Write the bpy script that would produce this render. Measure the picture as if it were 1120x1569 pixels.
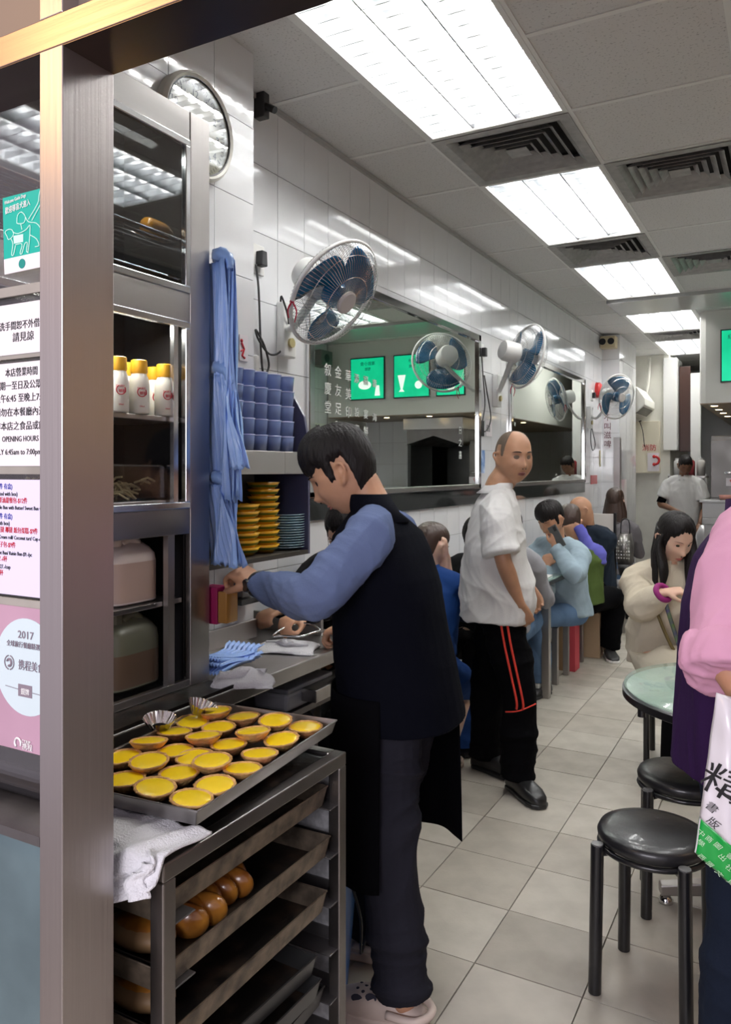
import bpy, bmesh, math, random
import numpy as np
from mathutils import Vector, Matrix
from math import pi, sin, cos, radians as R

random.seed(7); rng = np.random.default_rng(7)
V = Vector
for o in list(bpy.data.objects): bpy.data.objects.remove(o)
SC = bpy.context.scene
COL = SC.collection

# ---------------------------------------------------------------- camera, world, light, exposure
TH = R(28.74); CS, SN = cos(TH), sin(TH)
EYE, FPX, HX, HY = 1.5, 1200.0, 560.0, 720.0
cam_data = bpy.data.cameras.new('camera'); cam = bpy.data.objects.new('camera', cam_data); COL.objects.link(cam)
cam.location = (0, 0, EYE); cam.rotation_euler = (R(90), 0, TH)
cam_data.sensor_fit = 'AUTO'; cam_data.sensor_width = 36.0; cam_data.lens = 36.0*FPX/1569.0
cam_data.shift_y = -(784.5-HY)/1569.0; cam_data.clip_start = 0.02
SC.camera = cam
SC.view_settings.view_transform = 'Standard'; SC.view_settings.look = 'None'
SC.view_settings.exposure = 0.75; SC.view_settings.gamma = 1.0; SC.view_settings.use_curve_mapping = False
try:
    SC.cycles.use_denoising = True; SC.cycles.max_bounces = 8; SC.cycles.transparent_max_bounces = 12
    SC.cycles.sample_clamp_indirect = 6.0; SC.cycles.caustics_reflective = False; SC.cycles.caustics_refractive = False
    SC.cycles.use_light_tree = True
except Exception: pass
TUBE = 34.0            # radiance of the fluorescent tubes
world = bpy.data.worlds.new('street'); SC.world = world; world.use_nodes = True
bg = world.node_tree.nodes['Background']; bg.inputs[0].default_value = (0.90, 0.80, 0.92, 1); bg.inputs[1].default_value = 0.34
def area_light(name, loc, target, size, power, col):
    d = bpy.data.lights.new(name, 'AREA'); d.shape = 'RECTANGLE'; d.size, d.size_y = size; d.energy = power; d.color = col
    o = bpy.data.objects.new(name, d); COL.objects.link(o); o.location = loc
    o.rotation_euler = (V(target)-V(loc)).to_track_quat('-Z', 'Y').to_euler(); return o
area_light('street_lamp_warm', (-2.25, -0.75, 3.05), (-0.9, 0.8, 2.1), (0.7, 0.5), 9, (1.0, 0.60, 0.26))
area_light('street_fill', (-0.3, -2.2, 2.0), (-0.7, 1.5, 1.1), (2.2, 1.2), 62, (0.95, 0.92, 1.0))  # added fill from the street side, brightens the tray and rack

def W(px, py, Z):                      # pixel of the photograph + depth along the lens axis -> world point
    X = (px-HX)/FPX*Z; return V((X*CS-Z*SN, X*SN+Z*CS, EYE+(HY-py)/FPX*Z))
def onx(px, py, x):                    # on the plane x = const
    d = (px-HX)/FPX; return W(px, py, x/(d*CS-SN))
def ony(px, py, y):
    d = (px-HX)/FPX; return W(px, py, y/(CS+d*SN))
def onz(px, py, z): return W(px, py, FPX*(EYE-z)/(py-HY))

# ---------------------------------------------------------------- materials
MATS = {}
def mat(name, col, rough=0.5, metal=0.0, bump=0.0, bscale=40.0, var=0.0, vscale=6.0, spec=0.5, emit=0.0, trans=0.0,
        coat=0.0, stretch=(1,1,1), sheen=0.0, aniso=0.0, sss=0.0, alpha=1.0, col2=None, rvar=0.0, detail=3.0, ior=None, thr=None):
    if name in MATS: return MATS[name]
    m = bpy.data.materials.new(name); m.use_nodes = True; nt = m.node_tree; b = nt.nodes['Principled BSDF']
    c4 = (*col, 1); b.inputs['Base Color'].default_value = c4; b.inputs['Roughness'].default_value = rough
    b.inputs['Metallic'].default_value = metal; b.inputs['Specular IOR Level'].default_value = spec
    b.inputs['Transmission Weight'].default_value = trans; b.inputs['Coat Weight'].default_value = coat
    b.inputs['Coat Roughness'].default_value = 0.06
    if ior: b.inputs['IOR'].default_value = ior
    if sheen: b.inputs['Sheen Weight'].default_value = sheen
    if aniso: b.inputs['Anisotropic'].default_value = aniso
    if sss:
        b.inputs['Subsurface Weight'].default_value = sss; b.inputs['Subsurface Radius'].default_value = (0.8, 0.3, 0.15)
        b.inputs['Subsurface Scale'].default_value = 0.012
    if alpha < 1: b.inputs['Alpha'].default_value = alpha
    if emit: b.inputs['Emission Color'].default_value = c4; b.inputs['Emission Strength'].default_value = emit
    if bump or var or rvar:
        tc = nt.nodes.new('ShaderNodeTexCoord'); mp = nt.nodes.new('ShaderNodeMapping'); mp.inputs['Scale'].default_value = stretch
        nt.links.new(tc.outputs['Object'], mp.inputs[0])
    if var or rvar:
        n = nt.nodes.new('ShaderNodeTexNoise'); n.inputs['Scale'].default_value = vscale; n.inputs['Detail'].default_value = detail
        nt.links.new(mp.outputs[0], n.inputs['Vector'])
        src = n.outputs['Fac']
        rmp = nt.nodes.new('ShaderNodeMapRange'); lo, hi = thr or (0.35, 0.65)
        rmp.inputs['From Min'].default_value = lo; rmp.inputs['From Max'].default_value = hi
        nt.links.new(src, rmp.inputs['Value']); src = rmp.outputs[0]
        if var:
            mx = nt.nodes.new('ShaderNodeMix'); mx.data_type = 'RGBA'
            c2 = col2 or tuple(max(0, c*(1-var)) for c in col)
            mx.inputs[6].default_value = c4; mx.inputs[7].default_value = (*c2, 1)
            nt.links.new(src, mx.inputs[0]); nt.links.new(mx.outputs[2], b.inputs['Base Color'])
        if rvar:
            mr = nt.nodes.new('ShaderNodeMapRange'); mr.inputs['To Min'].default_value = rough; mr.inputs['To Max'].default_value = rough+rvar
            nt.links.new(src, mr.inputs['Value']); nt.links.new(mr.outputs[0], b.inputs['Roughness'])
    if bump:
        n2 = nt.nodes.new('ShaderNodeTexNoise'); n2.inputs['Scale'].default_value = bscale; n2.inputs['Detail'].default_value = 4
        nt.links.new(mp.outputs[0], n2.inputs['Vector'])
        bp = nt.nodes.new('ShaderNodeBump'); bp.inputs['Strength'].default_value = bump; bp.inputs['Distance'].default_value = 0.01
        nt.links.new(n2.outputs['Fac'], bp.inputs['Height']); nt.links.new(bp.outputs[0], b.inputs['Normal'])
    MATS[name] = m; return m
def glassmat(name, tint=(1,1,1), refl=0.12, rough=0.02):   # thin pane: see-through with mirror-like reflection
    if name in MATS: return MATS[name]
    m = bpy.data.materials.new(name); m.use_nodes = True; nt = m.node_tree; nt.nodes.remove(nt.nodes['Principled BSDF'])
    out = nt.nodes['Material Output']; t = nt.nodes.new('ShaderNodeBsdfTransparent'); t.inputs[0].default_value = (*tint, 1)
    g = nt.nodes.new('ShaderNodeBsdfGlossy'); g.inputs['Roughness'].default_value = rough
    lw = nt.nodes.new('ShaderNodeLayerWeight'); lw.inputs[0].default_value = 0.5
    f = nt.nodes.new('ShaderNodeMath'); f.operation = 'POWER'; f.inputs[1].default_value = 4.0; nt.links.new(lw.outputs['Facing'], f.inputs[0])
    a = nt.nodes.new('ShaderNodeMath'); a.operation = 'ADD'; a.use_clamp = True; a.inputs[1].default_value = refl
    nt.links.new(f.outputs[0], a.inputs[0]); mx = nt.nodes.new('ShaderNodeMixShader')
    nt.links.new(a.outputs[0], mx.inputs[0]); nt.links.new(t.outputs[0], mx.inputs[1]); nt.links.new(g.outputs[0], mx.inputs[2])
    nt.links.new(mx.outputs[0], out.inputs['Surface']); MATS[name] = m; return m

steel = mat('brushed_steel', (0.47,0.445,0.43), 0.30, 1.0, bump=0.04, bscale=60, stretch=(1,1,0.03), rvar=0.10, vscale=4)
steel_h = mat('brushed_steel_sheet', (0.47,0.45,0.435), 0.27, 1.0, bump=0.04, bscale=60, stretch=(0.05,0.05,1), rvar=0.12, vscale=4)
steel_pillar = mat('brushed_steel_pillar', (0.50,0.46,0.45), 0.34, 1.0, bump=0.06, bscale=110, stretch=(1,1,0.02), rvar=0.08, vscale=3, aniso=0.4)
steel_dark = mat('worn_dark_steel', (0.20,0.19,0.19), 0.34, 0.9, bump=0.08, bscale=30, rvar=0.2, vscale=9)
chrome = mat('polished_chrome', (0.80,0.81,0.82), 0.08, 1.0)
alu = mat('aluminium_slat', (0.88,0.89,0.90), 0.22, 1.0); louvre_alu = mat('louvre_aluminium', (0.50,0.51,0.52), 0.28, 1.0)
white_paint = mat('white_paint', (0.82,0.82,0.80), 0.45)
cream_paint = mat('cream_paint', (0.80,0.79,0.72), 0.5, var=0.06)
white_plastic = mat('white_plastic', (0.82,0.82,0.80), 0.35)
black_plastic = mat('black_plastic', (0.012,0.012,0.014), 0.4)
black_metal = mat('black_enamel', (0.010,0.010,0.012), 0.28, coat=0.3)
tray_black = mat('baked_black_tray', (0.018,0.015,0.013), 0.35, 0.4, var=0.5, vscale=14, bump=0.1, rvar=0.25, col2=(0.07,0.045,0.03), thr=(0.5,0.75))
tray_rust = mat('burnt_tray_rim', (0.10,0.08,0.06), 0.4, 0.7, var=0.8, vscale=22, col2=(0.28,0.22,0.16), bump=0.15)
tile_white = mat('glazed_white_tile', (0.84,0.85,0.87), 0.07, coat=0.4, bump=0.035, bscale=9, var=0.05, vscale=3)
grout = mat('grey_grout', (0.42,0.42,0.42), 0.9)
grout_floor = mat('dirty_floor_grout', (0.20,0.18,0.16), 0.95, var=0.5, vscale=5, col2=(0.5,0.48,0.44))
ceil_mat = mat('speckled_ceiling_board', (0.72,0.71,0.70), 0.9, var=0.3, vscale=95, bump=0.15, bscale=120, thr=(0.60,0.72), detail=1)
floor_mats = [mat('floor_tile_%d' % i, c, 0.30, bump=0.05, bscale=90, var=0.14, vscale=7, rvar=0.25, spec=0.4) for i, c in
              enumerate([(0.54,0.50,0.43),(0.50,0.46,0.39),(0.57,0.53,0.455),(0.42,0.385,0.325)])]
mirror_mat = mat('silvered_mirror', (0.80,0.86,0.80), 0.012, 1.0)
skin = mat('skin_warm', (0.56,0.30,0.18), 0.5, sss=0.06, bump=0.04, bscale=160, var=0.12, vscale=18)
skin_pale = mat('skin_pale', (0.70,0.45,0.33), 0.5, sss=0.15, var=0.08, vscale=18)
skin_tan = mat('skin_tan', (0.43,0.225,0.13), 0.5, sss=0.04, bump=0.03, bscale=160, var=0.12, vscale=18)
skin_dark = mat('skin_dark', (0.22,0.11,0.065), 0.5, sss=0.1)
lip = mat('lips', (0.36,0.13,0.10), 0.45)
hair_black = mat('hair_black', (0.008,0.006,0.006), 0.55, bump=0.6, bscale=90, stretch=(1,1,0.15), spec=0.25)
hair_brown = mat('hair_brown', (0.045,0.022,0.014), 0.42, bump=0.5, bscale=60, stretch=(1,1,0.12))
hair_stub = mat('hair_stubble', (0.13,0.095,0.07), 0.8, bump=0.3, bscale=300)
eye_white = mat('eye_white', (0.72,0.68,0.64), 0.25)
iris_mat = mat('iris_dark', (0.015,0.01,0.008), 0.15)

# ---------------------------------------------------------------- object helpers
def wm(o):
    m = o.matrix_basis.copy()
    return m if o.parent is None else wm(o.parent) @ o.matrix_parent_inverse @ m
def link(name, me, m=None, parent=None, label=None, cat=None, group=None, kind=None):
    o = bpy.data.objects.new(name, me); COL.objects.link(o)
    if m is not None and me is not None and not me.materials: me.materials.append(m)
    if parent is not None: o.parent = parent; o.matrix_parent_inverse = wm(parent).inverted()
    tag(o, label, cat, group, kind); return o
def tag(o, label=None, cat=None, group=None, kind=None):
    if label: o['label'] = label
    if cat: o['category'] = cat
    if group: o['group'] = group
    if kind: o['kind'] = kind
    return o
def thing(name, label, cat, loc=(0,0,0), rz=0, group=None):
    o = bpy.data.objects.new(name, None); COL.objects.link(o); o.location = loc; o.rotation_euler = (0,0,rz)
    o.empty_display_size = 0.05
    return tag(o, label, cat, group)
def dup(root, label=None, loc=None, rot=None, group=None, scale=None):
    def cp(o, par):
        c = o.copy(); COL.objects.link(c)
        if par is not None: c.parent = par
        for ch in o.children: cp(ch, c)
        return c
    r = cp(root, root.parent)
    if label: r['label'] = label
    if group: r['group'] = group
    if loc is not None: r.location = loc
    if rot is not None: r.rotation_euler = rot
    if scale is not None: r.scale = scale if hasattr(scale, '__len__') else (scale,)*3
    return r

def catmull(pts, n):
    pts = [tuple(p) for p in pts]; P = [np.array(p, float) for p in pts]; out = []
    for i in range(len(P)-1):
        p0 = P[max(i-1,0)]; p1 = P[i]; p2 = P[i+1]; p3 = P[min(i+2,len(P)-1)]
        for k in range(n):
            t = k/n
            out.append(0.5*((2*p1)+(-p0+p2)*t+(2*p0-5*p1+4*p2-p3)*t*t+(-p0+3*p1-3*p2+p3)*t**3))
    out.append(P[-1]); return out

class MB:
    def __init__(s): s.v = []; s.f = []
    def add(s, vs, fs):
        k = len(s.v); s.v += [tuple(v) for v in vs]; s.f += [tuple(i+k for i in f) for f in fs]; return s
    def box(s, lo, hi, M=None):
        x0,y0,z0 = lo; x1,y1,z1 = hi
        if x0>x1: x0,x1=x1,x0
        if y0>y1: y0,y1=y1,y0
        if z0>z1: z0,z1=z1,z0
        vs = [V(p) for p in ((x0,y0,z0),(x1,y0,z0),(x1,y1,z0),(x0,y1,z0),(x0,y0,z1),(x1,y0,z1),(x1,y1,z1),(x0,y1,z1))]
        if M is not None: vs = [M @ v for v in vs]
        return s.add(vs, [(3,2,1,0),(4,5,6,7),(0,1,5,4),(1,2,6,5),(2,3,7,6),(3,0,4,7)])
    def prism(s, poly, axis, a, b, M=None):        # poly: 2D points, extruded along an axis
        def mk(p, t): return V((t,p[0],p[1])) if axis=='x' else V((p[0],t,p[1])) if axis=='y' else V((p[0],p[1],t))
        n = len(poly); vs = [mk(p,a) for p in poly]+[mk(p,b) for p in poly]
        if M is not None: vs = [M @ v for v in vs]
        return s.add(vs, [tuple(range(n))[::-1], tuple(range(n,2*n))]+[(i,(i+1)%n,n+(i+1)%n,n+i) for i in range(n)])
    def loft(s, rings, n=16, power=2.0, cap=True):  # ring = (centre, u, v)
        k = len(s.v); vs = []; fs = []
        for r in rings:
            c, u, v = V(r[0]), V(r[1]), V(r[2])
            for i in range(n):
                a = 2*pi*i/n; ca, sa = cos(a), sin(a)
                if power != 2.0:
                    ca = math.copysign(abs(ca)**(2/power), ca); sa = math.copysign(abs(sa)**(2/power), sa)
                vs.append(c+u*ca+v*sa)
        for j in range(len(rings)-1):
            for i in range(n):
                a=j*n+i; b=j*n+(i+1)%n; fs.append((a,b,b+n,a+n))
        if cap:
            fs.append(tuple(range(n))[::-1]); m=(len(rings)-1)*n; fs.append(tuple(range(m,m+n)))
        return s.add(vs, fs)
    def tube(s, pts, r, n=8, sub=0, flat=1.0, up=None, cap=True):   # r: number or list
        rr = list(r) if hasattr(r,'__len__') else [r]*len(pts)
        if sub:
            q = catmull([(*p, q_) for p, q_ in zip([tuple(p) for p in pts], rr)], sub); pts = [V(p[:3]) for p in q]; rr = [abs(p[3]) for p in q]
        pts = [V(p) for p in pts]; rings = []; u = None
        for i, p in enumerate(pts):
            t = (pts[min(i+1,len(pts)-1)]-pts[max(i-1,0)])
            t = t.normalized() if t.length > 1e-9 else V((0,0,1))
            if u is None:
                a = V(up) if up is not None else (V((0,0,1)) if abs(t.z)<0.9 else V((1,0,0)))
                u = a.cross(t).normalized()
            u = (u-t*u.dot(t)); u = u.normalized() if u.length>1e-6 else V((1,0,0)); w = t.cross(u)
            rings.append((p, u*rr[i], w*rr[i]*flat))
        return s.loft(rings, n, cap=cap)
    def ball(s, c, r, n=12, m=8, M=None):
        r = r if hasattr(r,'__len__') else (r,r,r); rings=[]
        for j in range(m+1):
            a = -pi/2+pi*j/m; q = max(cos(a),0.02)
            rings.append((V(c)+V((0,0,r[2]*sin(a))), V((r[0]*q,0,0)), V((0,r[1]*q,0))))
        k=len(s.v); s.loft(rings, n)
        if M is not None:
            for i in range(k, len(s.v)): s.v[i]=tuple(V(c)+M@(V(s.v[i])-V(c)))
        return s
    def cyl(s, p0, p1, r0, r1=None, n=20):
        return s.tube([p0,p1],[r0, r0 if r1 is None else r1], n)
    def lathe(s, prof, c=(0,0,0), n=24, M=None, wob=None, cap=True):   # prof: (r,z)
        k=len(s.v); c=V(c); vs=[]; fs=[]
        for j,(r,z) in enumerate(prof):
            for i in range(n):
                a=2*pi*i/n; q=r*(1+(wob(a,j) if wob else 0)); p=V((q*cos(a),q*sin(a),z)); vs.append(c+(M@p if M is not None else p))
        for j in range(len(prof)-1):
            for i in range(n):
                a=j*n+i; b=j*n+(i+1)%n; fs.append((a,b,b+n,a+n))
        if cap: fs.append(tuple(range(n))[::-1]); m=(len(prof)-1)*n; fs.append(tuple(range(m,m+n)))
        return s.add(vs, fs)
    def grid(s, fn, nu, nv, closed=False):
        vs=[fn(i/nu, j/nv) for j in range(nv+1) for i in range(nu+1)]; w=nu+1
        return s.add(vs, [(j*w+i,j*w+i+1,(j+1)*w+i+1,(j+1)*w+i) for j in range(nv) for i in range(nu)])
    def ring(s, c, nrm, R_, r, n=48, m=6, a0=0, a1=2*pi):
        nrm=V(nrm).normalized(); u=(V((0,0,1)) if abs(nrm.z)<0.95 else V((1,0,0))).cross(nrm).normalized(); w=nrm.cross(u)
        full=abs(a1-a0-2*pi)<1e-6; N=n if full else n+1; vs=[]; fs=[]
        for i in range(N):
            a=a0+(a1-a0)*i/n; d=u*cos(a)+w*sin(a)
            for j in range(m):
                b=2*pi*j/m; vs.append(V(c)+d*(R_+r*cos(b))+nrm*(r*sin(b)))
        for i in range(n):
            i2=(i+1)%N
            for j in range(m):
                j2=(j+1)%m; fs.append((i*m+j,i2*m+j,i2*m+j2,i*m+j2))
        return s.add(vs, fs)
    def mesh(s, name='mesh', smooth=False):
        me=bpy.data.meshes.new(name); me.from_pydata(s.v, [], s.f); me.update()
        if smooth: me.shade_smooth()
        return me
    def build(s, name, m, parent=None, smooth=False, bevel=0, seg=2, solid=0, sub=0, label=None, cat=None, group=None, kind=None, auto=False):
        me=s.mesh(name, smooth or auto)
        if auto: me.set_sharp_from_angle(angle=R(38))
        o=link(name, me, m, parent, label, cat, group, kind)
        if solid:
            q=o.modifiers.new('s','SOLIDIFY'); q.thickness=solid; q.offset=0
        if bevel:
            q=o.modifiers.new('b','BEVEL'); q.width=bevel; q.segments=seg; q.limit_method='ANGLE'; q.angle_limit=R(40)
        if sub:
            q=o.modifiers.new('ss','SUBSURF'); q.levels=sub; q.render_levels=sub
        return o
def B(lo, hi): return MB().box(lo, hi)

def dg(): return bpy.context.evaluated_depsgraph_get()
def fuse(mb, voxel, it=2, name='mesh'):
    o=bpy.data.objects.new('tmp', mb.mesh()); COL.objects.link(o)
    q=o.modifiers.new('r','REMESH'); q.mode='VOXEL'; q.voxel_size=voxel; q.use_smooth_shade=True
    if it:
        q=o.modifiers.new('s','SMOOTH'); q.iterations=it; q.factor=0.5
    me=bpy.data.meshes.new_from_object(o.evaluated_get(dg())); me.name=name
    old=o.data; bpy.data.objects.remove(o); bpy.data.meshes.remove(old); me.shade_smooth(); me.materials.clear(); return me
def wrinkle(me, amp=0.005, freq=18, seed=0, stretch=(1,1,0.35), n=9, zfade=None):
    N=len(me.vertices); co=np.empty(N*3); me.vertices.foreach_get('co',co); co=co.reshape(-1,3)
    no=np.empty(N*3); me.vertices.foreach_get('normal',no); no=no.reshape(-1,3)
    g=np.random.default_rng(seed); d=np.zeros(N); warp=np.sin(co@g.normal(size=(3,3))*7+g.uniform(0,6,3))*0.06
    q=(co+warp)*np.array(stretch)
    for k in range(n):
        dr=g.normal(size=3); dr/=np.linalg.norm(dr); f=freq*g.uniform(0.5,2.4)
        w=np.sin(q@dr*f+g.uniform(0,6)); d+=(1-np.abs(w))**2*(freq/f)
    d-=d.mean(); d/=max(d.std(),1e-6); co+=no*(np.clip(d,-1.5,2.2)*amp)[:,None]
    me.vertices.foreach_set('co',co.ravel()); me.update(); return me

FONT=None
def text(s, size, p, right, up, m, parent=None, name='lettering', align='LEFT', ext=0.0004, sx=1.0, **k):
    cu=bpy.data.curves.new('t','FONT'); cu.body=s; cu.size=size; cu.extrude=ext; cu.align_x=align; cu.resolution_u=2
    o=bpy.data.objects.new('t',cu); COL.objects.link(o); me=bpy.data.meshes.new_from_object(o.evaluated_get(dg()))
    bpy.data.objects.remove(o); bpy.data.curves.remove(cu)
    r=V(right).normalized(); u=V(up).normalized(); n=r.cross(u); M=Matrix((r*sx,u,n)).transposed().to_4x4(); M.translation=V(p)
    me.transform(M); me.materials.clear(); return link(name, me, m, parent, **k)
# ---------------------------------------------------------------- room shell
WX, RX, CH = -1.90, 1.15, 3.0          # left wall, right wall, ceiling height
TY = 0.325
def struct(name, mb, m, parent=None, **k):
    return mb.build(name, m, parent, kind=None if parent else 'structure', **k)
floor = struct('floor', B((-3.2, -1.2, -0.06), (3.2, 13.2, -0.012)), grout_floor)
tile_me = []
for m in floor_mats:
    me = MB().box((-TY/2+0.002, -TY/2+0.002, -0.012), (TY/2-0.002, TY/2-0.002, 0.0)).mesh('tile'); me.materials.append(m); tile_me.append(me)
cells = []
for i in range(-2, 8):
    for j in range(0, 38):
        x = -1.90+TY*(i+0.5)+0.07; y = 0.95+TY*(j+0.5)
        if x > RX+0.1 or x < WX-0.3: continue
        X = x*CS+y*SN; Z = -x*SN+y*CS
        vis = Z > 1.5 and abs(X/Z) < 0.52
        cells.append((0 if vis else 1, x*x+y*y, x, y))
cells.sort()
rest = MB()
for n, (_, _, x, y) in enumerate(cells):
    q = random.random(); k = 3 if q < 0.07 else int(random.random()*3)
    if n < 295:
        o = link('tile', tile_me[k], None, floor); o.location = (x, y, random.uniform(-0.0012, 0)); o.rotation_euler = (random.gauss(0,0.0012), random.gauss(0,0.0012), 0)
    else: rest.box((x-TY/2+0.002, y-TY/2+0.002, -0.012), (x+TY/2-0.002, y+TY/2-0.002, -0.001))
for i in range(-5, 9):                      # paving outside the shop front
    for j in range(-6, 0):
        x = TY*i; y = 0.95+TY*(j+0.5); rest.box((x-TY/2+0.002, y-TY/2+0.002, -0.012), (x+TY/2-0.002, y+TY/2-0.002, -0.001))
rest.build('far_tiles', floor_mats[0], floor, kind='stuff')

TW, TZ = 0.203, 0.2727
wall_tile_me = MB().box((0, 0.0015, 0.0015), (0.008, TW-0.0015, TZ-0.0015)).mesh('tile'); wall_tile_me.materials.append(tile_white)
def tiled_x(wall, x, y0, y1, z0, z1, face=1, limit=300, skip=None):  # tiles on a plane x = const, facing face*x
    n = 0; rest = MB(); ny = int(round((y1-y0)/TW)); tw = (y1-y0)/ny; lst = []
    for i in range(ny):
        for j in range(int(math.ceil((z1-z0)/TZ-0.01))):
            y = y0+i*tw; z = z1-(j+1)*TZ
            if z < z0-TZ+0.02: continue
            if skip and skip(y+tw/2, z+TZ/2): continue
            lst.append((y, z))
    lst.sort(key=lambda p: (p[1] < 0.9, p[0]))
    for y, z in lst:
        zz = max(z, z0)
        if n < limit and zz == z:
            o = link('tile', wall_tile_me, None, wall); o.location = (x, y, z); o.scale = (face, tw/TW, 1)
            o.rotation_euler = (0, random.gauss(0, 0.0010), random.gauss(0, 0.0014)); n += 1
        else: rest.box((x, y+0.0015, zz+0.0015), (x+0.008*face, y+tw-0.0015, z+TZ-0.0015))
    if rest.v: rest.build('far_tiles', tile_white, wall, kind='stuff')
tile_y_me = MB().box((0.0015, -0.008, 0.0015), (TW-0.0015, 0, TZ-0.0015)).mesh('tile'); tile_y_me.materials.append(tile_white)
def tiled_y(wall, y, x0, x1, z0, z1):                # tiles on a plane y = const, facing -y
    nx = max(1, int(round((x1-x0)/TW))); tw = (x1-x0)/nx
    for i in range(nx):
        for j in range(int(math.ceil((z1-z0)/TZ-0.01))):
            z = z1-(j+1)*TZ
            if z < z0: continue
            o = link('tile', tile_y_me, None, wall); o.location = (x0+i*tw, y, z); o.scale = (tw/TW, 1, 1)
PIER_X, PIER_Y = -1.72, 2.284
M1 = (2.90, 5.05, 1.375, 2.415); M2 = (5.70, 8.08, 1.375, 2.42)
def behind_mirror(y, z): return any(a+0.1 < y < b-0.1 and c+0.14 < z < d-0.14 for a, b, c, d in (M1, M2))
wall_left = struct('wall_left', B((WX-0.15, PIER_Y-0.4, 0), (WX-0.0, 13, CH+0.1)), grout)
tiled_x(wall_left, WX, PIER_Y, 8.945, 0.0, CH, skip=behind_mirror)
far_l = struct('wall_left_far', B((WX-0.15, 9.9, 0), (WX-0.0+0.001, 13, CH)), grout); tiled_x(far_l, WX+0.001, 9.96, 12.8, 0, CH)
pier = struct('wall_pier', B((WX-0.15, 0.95, 0), (PIER_X, PIER_Y, CH+0.1)), grout)
tiled_x(pier, PIER_X, PIER_Y-6*TW-0.1, PIER_Y, 0.6, CH)
col_ = struct('wall_column', B((WX-0.1, 8.953, 0), (-1.71, 9.96, CH+0.05)), grout)
tiled_y(col_, 8.953, -1.90, -1.702, 0, CH); tiled_x(col_, -1.71, 8.953, 9.96, 0, CH)
for z0, z1 in ((0.0, 1.86),):
    MB().box((-1.765, 8.935, z0), (-1.695, 8.945, z1)).box((-1.702, 8.935, z0), (-1.694, 9.02, z1)).build('corner_guard', steel, col_, bevel=0.002)
wall_right = struct('wall_right', B((RX, 0.9, 0), (RX+0.15, 8.04, CH+0.1)), grout)
tiled_x(wall_right, RX, 4.6, 8.0, 0.0, CH, face=-1, limit=300)
wood = mat('brown_wood_panel', (0.20,0.11,0.06), 0.35, var=0.4, vscale=5, stretch=(1,1,0.15), coat=0.2)
for k in range(5): B((RX-0.02, 0.95+0.73*k, 0.0), (RX, 0.95+0.73*k+0.722, 2.95)).build('wood_panel', wood, wall_right, bevel=0.004)
lm = mat('warm_strip', (1.0,0.62,0.30), 0.4, emit=7)
for k, z in enumerate((2.05, 1.72)):  # glowing strips added so the steel post picks up warm reflections
    t = thing('added_warm_strip', ['upper added warm strip on the brown right wall near the street','lower added warm strip on the brown right wall near the street'][k], 'added light', (RX-0.04, 2.3, z), group='added warm strips on the right wall')
    B((RX-0.05, 2.0, z+0.02), (RX-0.021, 2.8, z+0.05)).build('housing', steel, t); B((RX-0.045, 2.02, z), (RX-0.025, 2.78, z+0.02)).build('strip', lm, t)
struct('wall_right_far', B((RX, 8.04, 0), (RX+0.15, 13.2, CH+0.1)), white_paint)
wall_back = struct('wall_back', B((WX-0.2, 12.8, 0), (RX+0.2, 13, CH+0.1)), white_paint)
tiled_y(wall_back, 12.8, -1.9, 1.0, 1.0, CH)
end_box = struct('wall_end', B((WX, 10.8, 0), (-1.42, 12.8, CH)), cream_paint)

# ceiling: boards, T-bars
G = 0.635; Y0 = 3.274-G*4; GY = [Y0+G*i for i in range(20)]
ceiling = struct('ceiling', B((WX-0.2, 0.85, CH+0.16), (RX+0.6, 13.2, CH+0.22)), mat('dark_plenum', (0.25,0.25,0.25), 0.9))
LIGHTS = {(1, 2), (1, 3), (1, 5), (1, 6), (1, 8), (1, 9), (3, 2), (3, 3), (3, 5), (3, 6), (3, 8), (3, 9), (1, 11), (1, 12), (1, 14), (1, 15)}
VENTS = {(1, 4), (1, 7), (1, 13), (2, 5), (2, 8)}
panel_me = MB().box((0.004, 0.004, 0), (G-0.004, G-0.004, 0.012)).mesh('ceiling_panel'); panel_me.materials.append(ceil_mat)
GX = [WX, -1.46, -0.825, -0.19, 0.445, 1.08, 1.20]
for i in range(len(GX)-1):
    for j in range(len(GY)-1):
        if GY[j] > 12.8 or GY[j+1] < 0.9 or (i, j) in LIGHTS or (i, j) in VENTS or (j == 10 and i > 0): continue
        o = link('ceiling_panel', panel_me, None, ceiling); o.location = (GX[i], GY[j], CH+random.uniform(0, 0.003)); o.scale = ((GX[i+1]-GX[i])/G, 1, 1)
bars = MB()
for x in GX[:-1]: bars.box((x-0.012, 0.9, CH-0.004), (x+0.012, 12.8, CH+0.002))
bars.build('ceiling_rail', white_paint, ceiling)
bars = MB()
for j, y in enumerate(GY):
    for i in range(len(GX)-1):
        if {(i, j), (i, j-1)} <= LIGHTS: continue
        bars.box((GX[i]+0.012, y-0.011, CH-0.003), (GX[i+1]-0.012, y+0.011, CH+0.002))
bars.build('cross_rail', white_paint, ceiling)
bars = MB().box((WX+0.0, PIER_Y, CH-0.022), (WX+0.022, 8.95, CH-0.002)); bars.build('edge_angle', mat('grey_angle', (0.45,0.45,0.44), 0.5), ceiling)
beam = struct('ceiling_beam', B((-1.46, GY[10], CH-0.035), (RX, GY[11], CH+0.16)), mat('grey_gloss_beam', (0.42,0.42,0.41), 0.25))

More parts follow.
